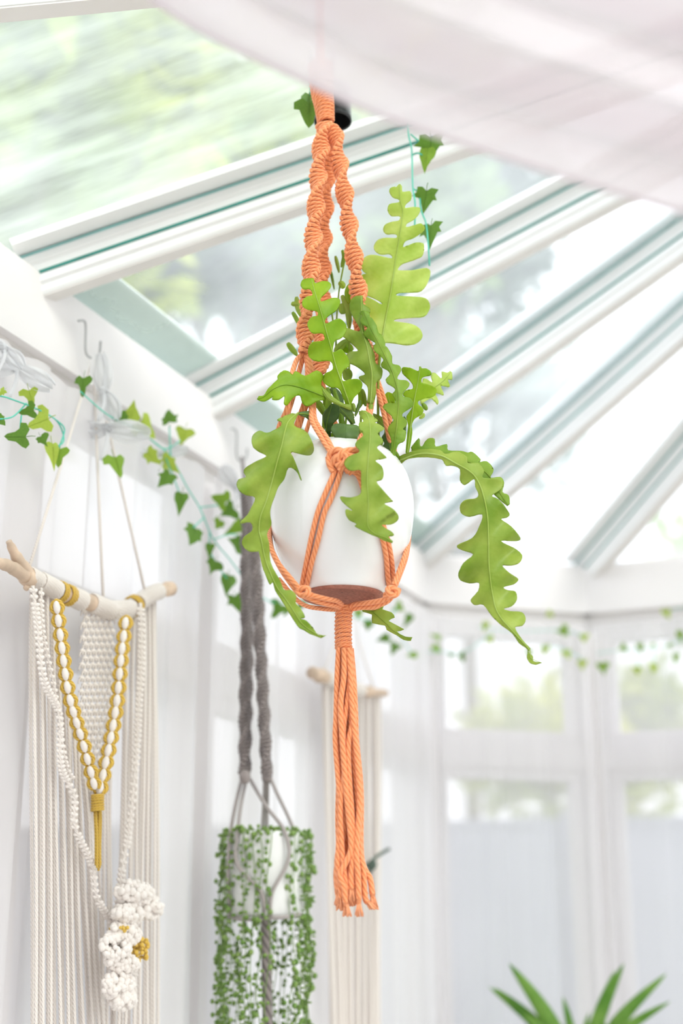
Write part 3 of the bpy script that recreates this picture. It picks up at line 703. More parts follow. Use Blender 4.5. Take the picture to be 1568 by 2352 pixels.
# ================================================================== CACTUS STEMS
def K(ox, oy, s): return lambda pts: [(ox + p[0] / s, oy + p[1] / s) + tuple(p[2:]) for p in pts]
k1, k2, k3, k4 = K(790, 410, 5.882), K(660, 630, 7.125), K(770, 640, 5.345), K(840, 830, 7.127)
k5, k6, k7, k8, c4 = K(580, 840, 6.031), K(540, 930, 6.92), K(560, 1180, 7.84), K(770, 930, 7.125), K(860, 980, 3.92)
c1 = K(600, 180, 3.136)
def stemleaf(spine, A, B, m, tilt=(.15, -.15), curl=.5, rip=.12, rib=2.2, name='stem', ribm=None, fine=3, seed=0):
    """spine: (px,py,depth m); A,B: the two lobed margins. Depth: margin lifts off the spine plane by tilt, curl and ripples."""
    S = cr(spine, 10); nS = len(S); kk = kpx
    QA = [(x, y) for x, y in cr([tuple(p) for p in A], fine)]; QB = [(x, y) for x, y in cr([tuple(p) for p in B], fine)]
    poly = QA + QB[::-1]; n = len(poly)
    xs = [p[0] for p in poly]; ys = [p[1] for p in poly]; st = 4.5
    def inside(x, y):
        c = False; j = n - 1
        for i in range(n):
            if (ys[i] > y) != (ys[j] > y) and x < (xs[j] - xs[i]) * (y - ys[i]) / (ys[j] - ys[i]) + xs[i]: c = not c
            j = i
        return c
    pts = [Vector(p) for p in poly]; r_ = 0; y = min(ys) + st * .5
    while y < max(ys):
        x = min(xs) + (st * .5 if r_ % 2 else 0)
        while x < max(xs):
            if inside(x, y): pts.append(Vector((x, y)))
            x += st
        y += st * .87; r_ += 1
    V, _, Fc, _, _, _ = delaunay_2d_cdt(pts, [(i, (i + 1) % n) for i in range(n)], [], 1, .05)
    mb = MB()
    for v in V:
        bd = 1e18; bj = 0
        for q_ in range(nS):
            d = (S[q_][0] - v.x) ** 2 + (S[q_][1] - v.y) ** 2
            if d < bd: bd = d; bj = q_
        j0, j1 = max(0, bj - 1), min(nS - 1, bj + 1); tx, ty = S[j1][0] - S[j0][0], S[j1][1] - S[j0][1]
        sd_ = tx * (v.y - S[bj][1]) - ty * (v.x - S[bj][0])
        d = math.sqrt(bd) * kk
        d0 = max(0, d - .0012)
        dep = S[bj][2] + (tilt[0] if sd_ < 0 else tilt[1]) * d0 + curl * 6 * d * d + rip * d0 * sin(v.x * .055 + v.y * .075 + seed)
        mb.v.append(tuple(P(v.x, v.y, dep)))
    for f in Fc: mb.f.append(tuple(f)); mb.uv.append([(0, 0)] * len(f))
    o = mb.build(name, m, plant)
    sd = o.modifiers.new('thickness', 'SOLIDIFY'); sd.thickness = .0018; sd.offset = 0
    if rib:
        R = [P(x, y, d - .0015) for x, y, d in S]
        MB().tube(R, [rib * .68 * kk * (1.1 - .75 * i / nS) for i in range(nS)], 6).build('midrib', ribm or L_RIB, o)
    return o
# 1 tall pale
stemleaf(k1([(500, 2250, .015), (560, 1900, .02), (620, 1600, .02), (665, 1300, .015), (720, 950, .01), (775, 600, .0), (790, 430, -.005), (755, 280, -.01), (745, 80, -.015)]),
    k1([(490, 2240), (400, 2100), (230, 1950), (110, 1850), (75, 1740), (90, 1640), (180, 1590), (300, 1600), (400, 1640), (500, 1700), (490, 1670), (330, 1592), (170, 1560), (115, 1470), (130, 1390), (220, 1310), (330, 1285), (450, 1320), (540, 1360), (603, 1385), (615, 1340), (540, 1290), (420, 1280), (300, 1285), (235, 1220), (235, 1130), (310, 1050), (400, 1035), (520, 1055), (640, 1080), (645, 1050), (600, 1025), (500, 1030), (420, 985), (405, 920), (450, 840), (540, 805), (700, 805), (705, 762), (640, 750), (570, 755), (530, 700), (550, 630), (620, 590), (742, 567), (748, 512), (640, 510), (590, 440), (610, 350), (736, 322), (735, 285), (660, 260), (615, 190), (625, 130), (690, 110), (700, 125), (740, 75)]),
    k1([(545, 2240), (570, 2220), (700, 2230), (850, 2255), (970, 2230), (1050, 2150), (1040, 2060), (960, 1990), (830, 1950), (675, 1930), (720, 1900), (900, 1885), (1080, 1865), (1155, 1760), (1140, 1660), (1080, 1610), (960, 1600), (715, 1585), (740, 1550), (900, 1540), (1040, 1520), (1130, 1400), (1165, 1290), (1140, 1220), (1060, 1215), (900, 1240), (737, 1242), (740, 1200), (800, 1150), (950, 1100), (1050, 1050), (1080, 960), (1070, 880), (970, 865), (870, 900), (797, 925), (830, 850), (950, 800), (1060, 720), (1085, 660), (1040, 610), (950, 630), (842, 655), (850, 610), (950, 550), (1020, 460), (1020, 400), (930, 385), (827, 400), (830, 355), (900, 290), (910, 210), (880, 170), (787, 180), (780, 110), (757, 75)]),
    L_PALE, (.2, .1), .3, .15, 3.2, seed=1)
# 2 lime front
stemleaf(k2([(1090, 2350, -.03), (1000, 2080, -.045), (900, 1800, -.055), (800, 1520, -.06), (725, 1240, -.065), (650, 980, -.07), (590, 760, -.07), (520, 520, -.07), (440, 260, -.065), (395, 75, -.055)]),
    k2([(1080, 2330), (960, 2150), (900, 2000), (830, 1870), (700, 1850), (600, 1780), (575, 1700), (620, 1620), (740, 1555), (700, 1425), (500, 1425), (390, 1390), (335, 1300), (350, 1190), (420, 1110), (595, 1080), (590, 990), (540, 965), (420, 970), (350, 900), (330, 800), (400, 700), (495, 680), (480, 610), (330, 580), (245, 520), (250, 430), (320, 370), (408, 345), (370, 245), (260, 245), (215, 180), (250, 90), (340, 70), (392, 68)]),
    k2([(1095, 2340), (1040, 2180), (1080, 2030), (1180, 1930), (1220, 1800), (1170, 1720), (1050, 1715), (910, 1745), (890, 1640), (920, 1570), (1010, 1500), (990, 1380), (930, 1280), (870, 1225), (755, 1275), (745, 1200), (780, 1090), (890, 1040), (960, 930), (950, 820), (850, 725), (740, 760), (630, 810), (620, 740), (700, 660), (800, 590), (865, 460), (830, 400), (720, 390), (550, 450), (560, 370), (660, 280), (715, 190), (670, 125), (560, 120), (455, 150), (430, 80), (400, 68)]),
    L_LIME, (.1, .25), .4, .2, 2.0, seed=2)
# 3 long darker stem
stemleaf(k3([(700, 2200, -.04), (760, 1750, -.045), (775, 1450, -.045), (720, 1200, -.04), (620, 970, -.035), (520, 770, -.03), (430, 600, -.025), (345, 400, -.02)]),
    k3([(670, 2190), (690, 2000), (650, 1880), (650, 1820), (710, 1750), (690, 1690), (600, 1610), (595, 1560), (650, 1530), (738, 1530), (720, 1460), (697, 1420), (738, 1360), (640, 1290), (620, 1240), (668, 1180), (640, 1130), (570, 1090), (565, 1040), (588, 990), (480, 890), (470, 830), (490, 790), (370, 720), (340, 670), (393, 605), (310, 550), (305, 500), (328, 460), (300, 430), (320, 400), (340, 395)]),
    k3([(720, 2205), (770, 2040), (850, 1990), (865, 1880), (825, 1850), (870, 1800), (870, 1740), (820, 1690), (832, 1650), (920, 1590), (955, 1540), (920, 1470), (832, 1450), (832, 1400), (890, 1340), (905, 1290), (860, 1250), (768, 1240), (770, 1190), (810, 1120), (780, 1070), (702, 1050), (692, 990), (690, 950), (640, 850), (612, 830), (610, 790), (570, 700), (525, 665), (500, 570), (450, 490), (430, 480), (410, 420), (350, 395)]),
    L_GREEN, (.45, .45), .3, .35, 1.8, seed=3, ribm=L_MID)
# 4 mid stem
stemleaf(k3([(430, 1540, -.02), (450, 1200, -.025), (420, 1000, -.025), (380, 800, -.02), (330, 640, -.015), (320, 450, -.01), (315, 215, -.005)]),
    k3([(390, 1530), (400, 1380), (380, 1310), (300, 1240), (300, 1200), (363, 1180), (340, 1140), (240, 1070), (160, 1030), (135, 950), (190, 900), (278, 890), (220, 820), (100, 720), (50, 670), (60, 630), (140, 610), (280, 650), (300, 610), (220, 480), (175, 390), (185, 280), (240, 220), (305, 210)]),
    k3([(460, 1540), (500, 1400), (500, 1280), (565, 1220), (575, 1110), (492, 1040), (480, 930), (425, 800), (375, 700), (350, 600), (342, 440), (420, 420), (420, 370), (342, 310), (335, 210)]),
    L_MID, (.35, .35), .3, .25, 2.6, seed=4)
# 5 bright lime on the right
stemleaf(k4([(680, 1500, .0), (720, 1150, .0), (790, 650, -.01), (850, 350, -.015), (888, 95, -.02)]),
    k4([(650, 1500), (670, 1250), (690, 1050), (660, 920), (700, 850), (770, 720), (720, 620), (610, 560), (650, 480), (762, 450), (760, 370), (680, 280), (600, 200), (590, 120), (640, 95), (740, 110), (858, 160), (870, 88)]),
    k4([(700, 1505), (740, 1300), (760, 1130), (750, 1050), (800, 940), (900, 880), (945, 800), (900, 740), (852, 700), (860, 650), (960, 610), (1080, 590), (1150, 520), (1130, 430), (1000, 370), (917, 350), (912, 290), (960, 250), (1060, 230), (1060, 170), (990, 120), (917, 115), (902, 88)]),
    L_LIME, (.1, .2), .3, .2, 2.0, seed=5)
# 6 pale small far right
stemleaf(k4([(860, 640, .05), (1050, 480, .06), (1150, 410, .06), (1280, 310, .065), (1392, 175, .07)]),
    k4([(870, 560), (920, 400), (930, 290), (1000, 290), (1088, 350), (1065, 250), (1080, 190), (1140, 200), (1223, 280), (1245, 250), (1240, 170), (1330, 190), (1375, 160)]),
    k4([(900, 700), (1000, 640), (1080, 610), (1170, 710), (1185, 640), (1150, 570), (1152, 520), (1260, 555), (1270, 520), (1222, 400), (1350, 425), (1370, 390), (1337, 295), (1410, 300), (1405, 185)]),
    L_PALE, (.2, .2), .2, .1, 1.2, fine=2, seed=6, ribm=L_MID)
# 7 left horizontal
stemleaf(k5([(1000, 430, -.05), (800, 350, -.06), (620, 290, -.065), (450, 265, -.07), (290, 320, -.075), (150, 430, -.075), (75, 460, -.075)]),
    k5([(1000, 400), (945, 260), (970, 130), (880, 70), (727, 145), (600, 75), (547, 125), (500, 80), (420, 70), (345, 140), (345, 190), (290, 245), (210, 330), (155, 412), (85, 425)]),
    k5([(1000, 480), (900, 490), (770, 560), (690, 520), (657, 415), (580, 430), (520, 490), (470, 550), (435, 520), (442, 420), (360, 470), (270, 470), (282, 430), (180, 490), (110, 490), (60, 465)]),
    L_LIME, (-.1, .15), .2, .2, 1.6, seed=7, ribm=L_GREEN)
stemleaf(k5([(950, 285, -.05), (1050, 440, -.055), (1200, 525, -.055), (1365, 590, -.045)]), k5([(960, 280), (1100, 420), (1220, 510), (1355, 545)]), k5([(955, 370), (1050, 480), (1180, 545), (1300, 600), (1370, 625)]),
    L_MID, (.2, .6), .2, .2, 1.0, seed=8)
# 8 big left hanging
stemleaf(k6([(1000, 120, -.06), (850, 260, -.085), (790, 420, -.10), (740, 640, -.105), (660, 930, -.105), (570, 1270, -.10), (490, 1540, -.10), (400, 1780, -.10), (380, 2000, -.095)]) + k7([(310, 450, -.095), (380, 800, -.09), (470, 1050, -.09), (600, 1330, -.09), (750, 1530, -.088), (920, 1790, -.085), (1050, 1980, -.085), (1250, 2130, -.082), (1440, 2200, -.08)]),
    k6([(900, 130), (780, 180), (665, 240), (733, 270), (720, 340), (620, 400), (500, 450), (390, 415), (290, 480), (262, 580), (290, 680), (380, 750), (498, 820), (330, 900), (160, 1000), (140, 1080), (170, 1155), (60, 1190), (25, 1280), (70, 1370), (160, 1430), (318, 1480), (250, 1650), (190, 1760), (75, 1880), (240, 1870), (272, 1990), (150, 2090), (105, 2180), (140, 2270), (230, 2330), (355, 2335)]) + k7([(270, 690), (330, 950), (440, 1230), (480, 1275), (520, 1240), (560, 1380), (700, 1600), (850, 1850), (980, 2040), (1080, 2095), (1180, 2160), (1380, 2240)]),
    k6([(1010, 150), (960, 220), (940, 340), (1080, 400), (1180, 500), (1245, 680), (1210, 780), (1130, 800), (980, 770), (885, 752), (950, 900), (1050, 1170), (1030, 1180), (970, 1050), (842, 1000), (780, 1180), (690, 1300), (630, 1450), (575, 1600), (553, 1750), (572, 1900), (505, 2050), (540, 2200), (540, 2350)]) + k7([(455, 600), (480, 880), (640, 1180), (720, 1370), (850, 1380), (940, 1470), (932, 1600), (1010, 1700), (1100, 1860), (1012, 1890), (1130, 1930), (1260, 2080), (1330, 2180), (1480, 2190)]),
    L_MID, (.12, -.05), .4, .28, 2.4, seed=9)
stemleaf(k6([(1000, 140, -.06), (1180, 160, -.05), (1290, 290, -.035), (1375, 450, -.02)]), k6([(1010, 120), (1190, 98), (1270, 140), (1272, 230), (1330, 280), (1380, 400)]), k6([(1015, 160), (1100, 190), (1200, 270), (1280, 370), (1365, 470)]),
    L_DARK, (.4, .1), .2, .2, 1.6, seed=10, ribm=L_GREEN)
# 9 front hanging
stemleaf(k8([(430, 85, -.075), (530, 180, -.10), (570, 400, -.115), (560, 650, -.125), (540, 900, -.13), (520, 1200, -.13), (540, 1600, -.13), (530, 1950, -.128), (620, 2090, -.125), (800, 2160, -.12), (935, 2245, -.115)]),
    k8([(385, 100), (400, 180), (458, 275), (385, 300), (390, 390), (458, 500), (360, 580), (325, 660), (398, 770), (260, 830), (170, 900), (150, 980), (200, 1050), (280, 1080), (408, 1070), (420, 1200), (425, 1350), (400, 1470), (250, 1520), (90, 1500), (100, 1570), (180, 1650), (278, 1730), (180, 1710), (165, 1780), (220, 1880), (345, 1950), (320, 1990), (450, 2060), (600, 2130), (700, 2170), (800, 2225), (930, 2260)]),
    k8([(480, 95), (580, 150), (690, 260), (642, 290), (740, 340), (800, 400), (687, 470), (760, 550), (770, 620), (677, 695), (750, 780), (830, 870), (652, 910), (750, 1000), (790, 1130), (760, 1220), (672, 1260), (780, 1400), (920, 1560), (930, 1580), (797, 1620), (930, 1700), (1020, 1800), (1010, 1890), (900, 1960), (752, 1965), (850, 2040), (920, 2080), (950, 2140), (860, 2160), (940, 2230)]),
    L_MID, (.2, .1), .5, .22, 1.6, seed=11)
# 10 right arching
stemleaf(c4([(215, 310, -.01), (330, 262, -.03), (450, 240, -.04), (600, 262, -.05), (720, 325, -.055), (860, 405, -.06), (930, 490, -.06), (980, 620, -.06), (1015, 800, -.06), (1025, 1000, -.058), (1030, 1250, -.055), (1060, 1500, -.05), (1110, 1680, -.05), (1250, 1850, -.048), (1390, 2005, -.045), (1405, 2080, -.045), (1500, 2125, -.04)]),
    c4([(190, 290), (300, 235), (450, 205), (590, 215), (638, 250), (740, 225), (830, 275), (838, 330), (930, 330), (985, 400), (973, 460), (1100, 470), (1155, 510), (1130, 570), (1052, 625), (1120, 660), (1210, 780), (1190, 820), (1137, 835), (1230, 900), (1310, 1000), (1270, 1030), (1137, 1030), (1250, 1090), (1330, 1160), (1300, 1230), (1230, 1250), (1147, 1250), (1220, 1320), (1290, 1370), (1250, 1420), (1157, 1445), (1200, 1475), (1270, 1490), (1280, 1560), (1230, 1620), (1162, 1640), (1220, 1660), (1320, 1670), (1360, 1730), (1330, 1790), (1262, 1810), (1330, 1920), (1400, 2000), (1385, 2025), (1422, 2070), (1430, 2110), (1510, 2125)]),
    c4([(240, 335), (300, 290), (440, 275), (540, 282), (610, 300), (640, 350), (700, 350), (770, 385), (770, 480), (810, 525), (895, 472), (905, 540), (935, 610), (910, 645), (820, 660), (770, 710), (780, 780), (850, 810), (968, 790), (940, 900), (880, 1000), (745, 1070), (780, 1110), (888, 1150), (800, 1230), (755, 1320), (770, 1380), (850, 1410), (938, 1405), (930, 1480), (865, 1560), (900, 1605), (978, 1605), (1050, 1700), (1120, 1770), (1240, 1865), (1300, 1950), (1378, 2010), (1370, 2080), (1400, 2130), (1450, 2145)]),
    L_MID, (.3, .3), .2, .25, 2.8, seed=12)
stemleaf(c4([(330, 215, -.02), (450, 205, -.03), (600, 232, -.035), (800, 300, -.04), (950, 370, -.045), (1060, 480, -.045), (1130, 600, -.045), (1200, 705, -.045)]),
    c4([(330, 190), (400, 105), (408, 165), (430, 175), (480, 110), (540, 112), (550, 182), (650, 160), (662, 215), (780, 220), (840, 235), (880, 230), (955, 300), (930, 325), (1010, 315), (1070, 390), (1042, 460), (1130, 455), (1165, 510), (1150, 590), (1205, 620), (1215, 700)]),
    c4([(340, 222), (500, 232), (700, 300), (850, 350), (930, 420), (1000, 520), (1080, 615), (1195, 715)]), L_GREEN, (.3, .0), .2, .2, 1.6, seed=13, ribm=L_MID)
# 11 small one below the pot
stemleaf(c4([(-100, 1600, .05), (0, 1680, .05), (90, 1760, .05), (190, 1850, .05), (330, 1912, .05)]), c4([(-60, 1590), (20, 1600), (90, 1598), (70, 1645), (150, 1670), (180, 1720), (125, 1750), (265, 1825), (200, 1845), (275, 1890), (340, 1895)]),
    c4([(-121, 1610), (-106, 1666), (-23, 1693), (-23, 1768), (94, 1791), (110, 1830), (200, 1880), (260, 1920), (325, 1930)]), L_MID, (.1, .3), .2, .2, 1.4, fine=2, seed=14, ribm=L_GREEN)
# dark inner ones
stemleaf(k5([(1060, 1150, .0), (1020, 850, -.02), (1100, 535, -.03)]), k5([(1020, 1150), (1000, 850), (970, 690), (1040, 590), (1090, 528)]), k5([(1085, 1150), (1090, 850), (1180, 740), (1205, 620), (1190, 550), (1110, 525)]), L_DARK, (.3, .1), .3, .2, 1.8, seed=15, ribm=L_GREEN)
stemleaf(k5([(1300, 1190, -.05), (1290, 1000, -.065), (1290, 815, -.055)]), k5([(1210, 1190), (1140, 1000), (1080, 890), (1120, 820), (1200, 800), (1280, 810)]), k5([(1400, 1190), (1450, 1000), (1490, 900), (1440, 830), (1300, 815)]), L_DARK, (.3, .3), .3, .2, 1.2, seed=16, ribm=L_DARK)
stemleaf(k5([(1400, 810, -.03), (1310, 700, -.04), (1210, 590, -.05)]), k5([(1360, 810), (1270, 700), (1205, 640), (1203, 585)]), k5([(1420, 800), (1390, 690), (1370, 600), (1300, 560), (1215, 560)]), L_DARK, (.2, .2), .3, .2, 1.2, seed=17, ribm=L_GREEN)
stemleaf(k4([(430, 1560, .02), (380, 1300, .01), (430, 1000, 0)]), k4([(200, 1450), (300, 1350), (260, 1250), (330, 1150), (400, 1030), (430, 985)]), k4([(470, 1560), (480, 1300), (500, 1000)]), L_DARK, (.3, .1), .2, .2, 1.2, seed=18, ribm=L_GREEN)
stemleaf(k4([(400, 700, .03), (370, 600, .03), (360, 510, .03)]), k4([(330, 690), (310, 560), (350, 508)]), k4([(480, 690), (470, 560), (380, 505)]), L_LIME, seed=19, rib=1)
stemleaf(k4([(110, 850, .03), (240, 980, .02), (340, 1090, .01)]), k4([(110, 850), (240, 900), (330, 980), (350, 1090)]), k4([(120, 900), (200, 1010), (320, 1100)]), L_GREEN, seed=20, rib=1)
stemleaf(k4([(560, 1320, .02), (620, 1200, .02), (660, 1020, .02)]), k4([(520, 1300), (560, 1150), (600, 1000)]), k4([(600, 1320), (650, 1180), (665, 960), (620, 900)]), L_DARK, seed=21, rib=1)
# narrow young shoots at the back
def narrow(k, sp, wpx, m, dep=.03, seed=0):
    pts = cr([tuple(p) for p in k(sp)], 3); A, B = [], []
    for i, p in enumerate(pts):
        a, b = pts[max(0, i - 1)], pts[min(len(pts) - 1, i + 1)]; dx, dy = b[0] - a[0], b[1] - a[1]; l = math.hypot(dx, dy) or 1
        w_ = wpx * (sin(pi * min(1, (i + .4) / len(pts))) ** .7 + .06); A.append((p[0] - dy / l * w_, p[1] + dx / l * w_)); B.append((p[0] + dy / l * w_, p[1] - dx / l * w_))
    stemleaf([(x, y, dep) for x, y in pts], A, B, m, (.3, .3), .2, .1, .9, fine=2, seed=seed, ribm=L_MID)
narrow(k2, [(1010, 900), (990, 600), (890, 345)], 7, L_MID); narrow(k2, [(1000, 480), (985, 300), (1030, 165)], 7, L_LIME)
narrow(k2, [(880, 480), (900, 560), (905, 650)], 9, L_GREEN); narrow(k2, [(215, 690), (170, 540), (145, 370)], 6, L_MID, .04); narrow(k2, [(200, 850), (140, 720), (80, 620)], 5, L_GREEN, .04)
narrow(k2, [(180, 500), (110, 490), (60, 480)], 5, L_MID, .04); narrow(k2, [(160, 1330), (70, 1220), (0, 1125)], 6, L_GREEN, .04); narrow(k2, [(215, 1060), (190, 960), (175, 880)], 4, L_GREEN, .05)
narrow(c1, [(560, 1400), (545, 1330), (533, 1280)], 4, L_MID, .05); narrow(c1, [(575, 1360), (597, 1290), (582, 1238)], 5, L_GREEN, .05); narrow(c1, [(525, 1520), (508, 1430), (498, 1380)], 3, L_GREEN, .05)
narrow(k2, [(840, 130), (890, 170), (925, 230)], 7, L_PALE, .05); narrow(k2, [(930, 1560), (980, 1640), (960, 1740)], 11, L_MID, .0); narrow(k2, [(770, 1270), (870, 1180), (975, 1080)], 8, L_MID, .02)
narrow(k2, [(870, 1130), (940, 1180), (1060, 1260)], 12, L_LIME, .03); narrow(k2, [(1180, 2180), (1210, 2000), (1160, 1850)], 7, L_LIME, .02); narrow(k2, [(1280, 2160), (1240, 2000), (1210, 1880)], 6, L_GREEN, .02)
narrow(k5, [(1085, 1190), (1110, 1010), (1100, 930)], 5, L_LIME, .02); narrow(k5, [(1420, 700), (1470, 560), (1495, 480)], 4, L_DARK, -.02); narrow(k5, [(1410, 640), (1395, 580), (1385, 520)], 5, L_MID, -.02)
narrow(k5, [(1010, 700), (930, 560), (880, 500)], 8, L_GREEN, -.01); narrow(k5, [(1230, 900), (1220, 700), (1130, 330)], 6, L_GREEN, .0); narrow(k5, [(1060, 900), (1050, 600), (1040, 300)], 8, L_GREEN, .01)
narrow(k5, [(1250, 720), (1180, 430), (1080, 310)], 9, L_DARK, .01); narrow(k4, [(920, 690), (960, 740), (1000, 795)], 5, L_GREEN, .03); narrow(k4, [(870, 930), (930, 900), (945, 850)], 4, L_PALE, .02)
narrow(k3, [(620, 1990), (640, 1700), (700, 1500)], 5, L_LIME, .03)
# woody stalks from soil
for pts_, m_, r_ in (([(790, 1045, 0), (806, 985, -.02), (812, 950, -.03)], L_MID, 2.5), ([(845, 1045, -.02), (845, 985, -.02), (852, 930, -.02)], L_MID, 6), ([(870, 1060, .03), (868, 900, .03), (874, 792, .018)], L_MID, 3.5),
                     ([(900, 1060, -.02), (905, 1040, -.02), (916, 1056, -.008)], L_GREEN, 6), ([(760, 1045, .02), (768, 900, .04), (775, 700, .05), (793, 590, .05)], L_MID, 2.2), ([(740, 1045, .02), (745, 920, .0), (745, 910, -.045)], L_GREEN, 4),
                     ([(735, 1040, -.01), (738, 1010, -.015), (738, 995, -.02)], L_DARK, 4), ([(790, 1045, .03), (786, 900, .03), (762, 720, .04)], L_GREEN, 2.2), ([(785, 1050, .02), (800, 900, .03), (802, 755, .03)], L_MID, 3),
                     ([(865, 1060, .06), (900, 960, .06), (960, 920, .05)], L_MID, 3), ([(800, 1050, .03), (760, 1050, .06), (700, 1045, .04)], L_DARK, 3), ([(830, 1045, -.04), (828, 990, -.06), (829, 948, -.078)], L_MID, 3)):
    T = crv([P(*p) for p in pts_], 6); MB().tube(T, r_ * kpx, 7).build('stalk', m_, plant)

# ================================================================== ORANGE PLANT HANGER
top3 = P(744, 215, 0)
hg = thing('plant_hanger', 'coral orange macrame plant hanger with twisted braids and long tassel holding the white pot', 'plant hanger', P(735, -10))
R0z = P(733, -30)
def po(pts, d=None): return crv([onpot(p[0], p[1], .006) if len(p) < 3 else P(*p) for p in pts], 8)
wrap([(735, 150), (739, 205), (744, 240), (748, 280)], lambda u: 24 - 6 * min(1, u * 1.1) - 5 * max(0, u - .5), ORANGE, 'top_wrap', hg, lambda x, y: P(x, y, 0), 8.5, 4.6)
MB().tube(po([(733, -60), (734, 60), (736, 160)]), 11 * kpx, 10).build('loop_cord', ORANGE, hg)
pxm = kpx
sA = [(744, 284, -.012), (738, 330, -.015), (731, 400, -.02), (725, 480, -.02), (718, 560, -.022), (714, 620, -.022), (710, 680, -.022), (703, 740, -.022), (700, 800, -.022), (698, 815, -.022)]
sB = [(752, 290, .02), (755, 360, .03), (750, 420, .035), (744, 520, .04), (741, 600, .04), (739, 680, .04), (737, 770, .04), (735, 862, .04)]
sC = [(762, 288, -.005), (773, 330, -.008), (782, 390, -.01), (794, 460, -.01), (805, 540, -.005), (816, 610, 0), (824, 680, .01), (832, 740, .02), (845, 800, .03), (862, 868, .04)]
sD = [(757, 292, .03), (768, 400, .05), (776, 520, .06), (790, 650, .065), (810, 780, .07), (830, 880, .07)]
SG = (19 * pxm, 8.5 * pxm, 84 * pxm, 11 * pxm, 5.3 * pxm)
for pts_, ph in ((sA, .3), (sB, 1.2), (sC, 2.0)):
    sennit(po(pts_), *SG, ORANGE, 'braid', hg, ph)
def cord(pts, w_=6.0, name='cord', m=ORANGE, parent=hg): return MB().tube(po(pts), w_ * kpx, 8).build(name, m, parent)
# cords above the pot
cord([(697, 812, -.02), (681, 828, -.03), (668, 870, -.05), (660, 935, -.06), (641, 980, -.04), (628, 1040, .0), (640, 1130, .09)])
cord([(700, 815, -.02), (690, 840, -.02), (676, 900, -.03), (664, 940, -.05), (650, 985, -.03), (636, 1040, .03), (650, 1100, .09)])
cord([(701, 812, -.02), (706, 850, -.03), (702, 910, -.04), (690, 950, -.04), (678, 985, -.03), (660, 1040, .05), (640, 1100, .08)])
cord([(706, 812, -.02), (713, 850, -.025), (708, 915, -.04), (697, 950, -.04), (685, 988, -.03), (668, 1040, .05)], 5.5)
cord([(703, 812, -.02), (710, 860, -.035), (714, 930, -.045), (716, 966, -.055), (738, 1006, -.08), (757, 1036), (775, 1060)])
cord([(708, 814, -.02), (716, 860, -.03), (720, 930, -.04), (724, 966, -.05), (748, 1002, -.078), (766, 1036), (784, 1056)])
cord([(862, 866, .04), (868, 900, .03), (880, 945, .01), (890, 990, 0), (900, 1040, .03), (906, 1070, .05)])
cord([(864, 866, .04), (876, 900, .03), (892, 950, .02), (900, 1000, .02), (908, 1050, .05)])
cord([(860, 866, .03), (856, 910, .0), (848, 960, -.03), (836, 1000, -.06), (818, 1030, -.08), (800, 1042, -.088)])
cord([(855, 866, .03), (850, 910, .0), (842, 960, -.03), (828, 1004, -.06), (812, 1036, -.08), (795, 1050, -.088)])
cord([(735, 860, .04), (728, 900, .045), (700, 1000, .07), (670, 1060, .10)], 5.5); cord([(737, 860, .04), (760, 950, .06), (800, 1020, .08)], 5.5)
# square knot at the rim
kd = -.101
kn = MB()
for pts_ in ([(756, 1062, kd), (758, 1042, kd - .004), (775, 1033, kd - .01), (795, 1045, kd - .014), (790, 1062, kd - .012), (772, 1070, kd - .006)],
             [(830, 1060, kd + .004), (826, 1040, kd - .004), (806, 1034, kd - .010), (786, 1040, kd - .014), (778, 1056, kd - .010), (790, 1070, kd - .004)],
             [(762, 1072, kd), (770, 1052, kd - .01), (790, 1047, kd - .012), (812, 1050, kd - .012), (824, 1064, kd - .004), (806, 1078, kd)],
             [(754, 1050, kd), (757, 1068, kd - .002), (766, 1084, kd - .002)], [(800, 1084, kd), (790, 1072, kd - .006), (778, 1082, kd - .006)], [(826, 1060, kd), (818, 1076, kd - .004), (800, 1086, kd)]):
    kn.tube(po(pts_), 7.2 * kpx, 8)
kn.build('knot', ORANGE, hg)
# cords down the pot, lying on the glaze
def potcord(pts, w_=6.0, off=.004): 
    T = crv([onpot(x, y, off) for x, y in pts], 6); return MB().tube(T, w_ * kpx, 8).build('cord', ORANGE, hg)
potcord([(771, 1078), (757, 1110), (744, 1140), (730, 1175), (716, 1230), (704, 1290), (695, 1335), (692, 1352)])
potcord([(783, 1080), (772, 1115), (758, 1150), (744, 1180), (730, 1240), (716, 1290), (707, 1330), (703, 1352)])
potcord([(800, 1082), (822, 1092), (840, 1140), (862, 1190), (876, 1230), (886, 1275), (890, 1320), (893, 1345)])
potcord([(810, 1076), (830, 1090), (856, 1140), (876, 1195), (890, 1240), (898, 1280), (902, 1320), (902, 1345)])
cord([(636, 1150, .09), (620, 1205, .03), (620, 1250, -.03), (640, 1295, -.055), (664, 1325, -.065), (685, 1350, -.07), (692, 1358, -.07)])
cord([(640, 1165, .10), (621, 1215, .035), (624, 1262, -.025), (644, 1305, -.05), (666, 1338, -.06), (684, 1362, -.065)])
cord([(925, 1170, .09), (938, 1222, .045), (936, 1250, .0), (928, 1280, -.03), (914, 1318, -.05), (904, 1345, -.06)])
cord([(928, 1185, .10), (938, 1235, .05), (936, 1262, .015), (930, 1290, -.01), (915, 1330, -.04), (907, 1350, -.05)], 5)
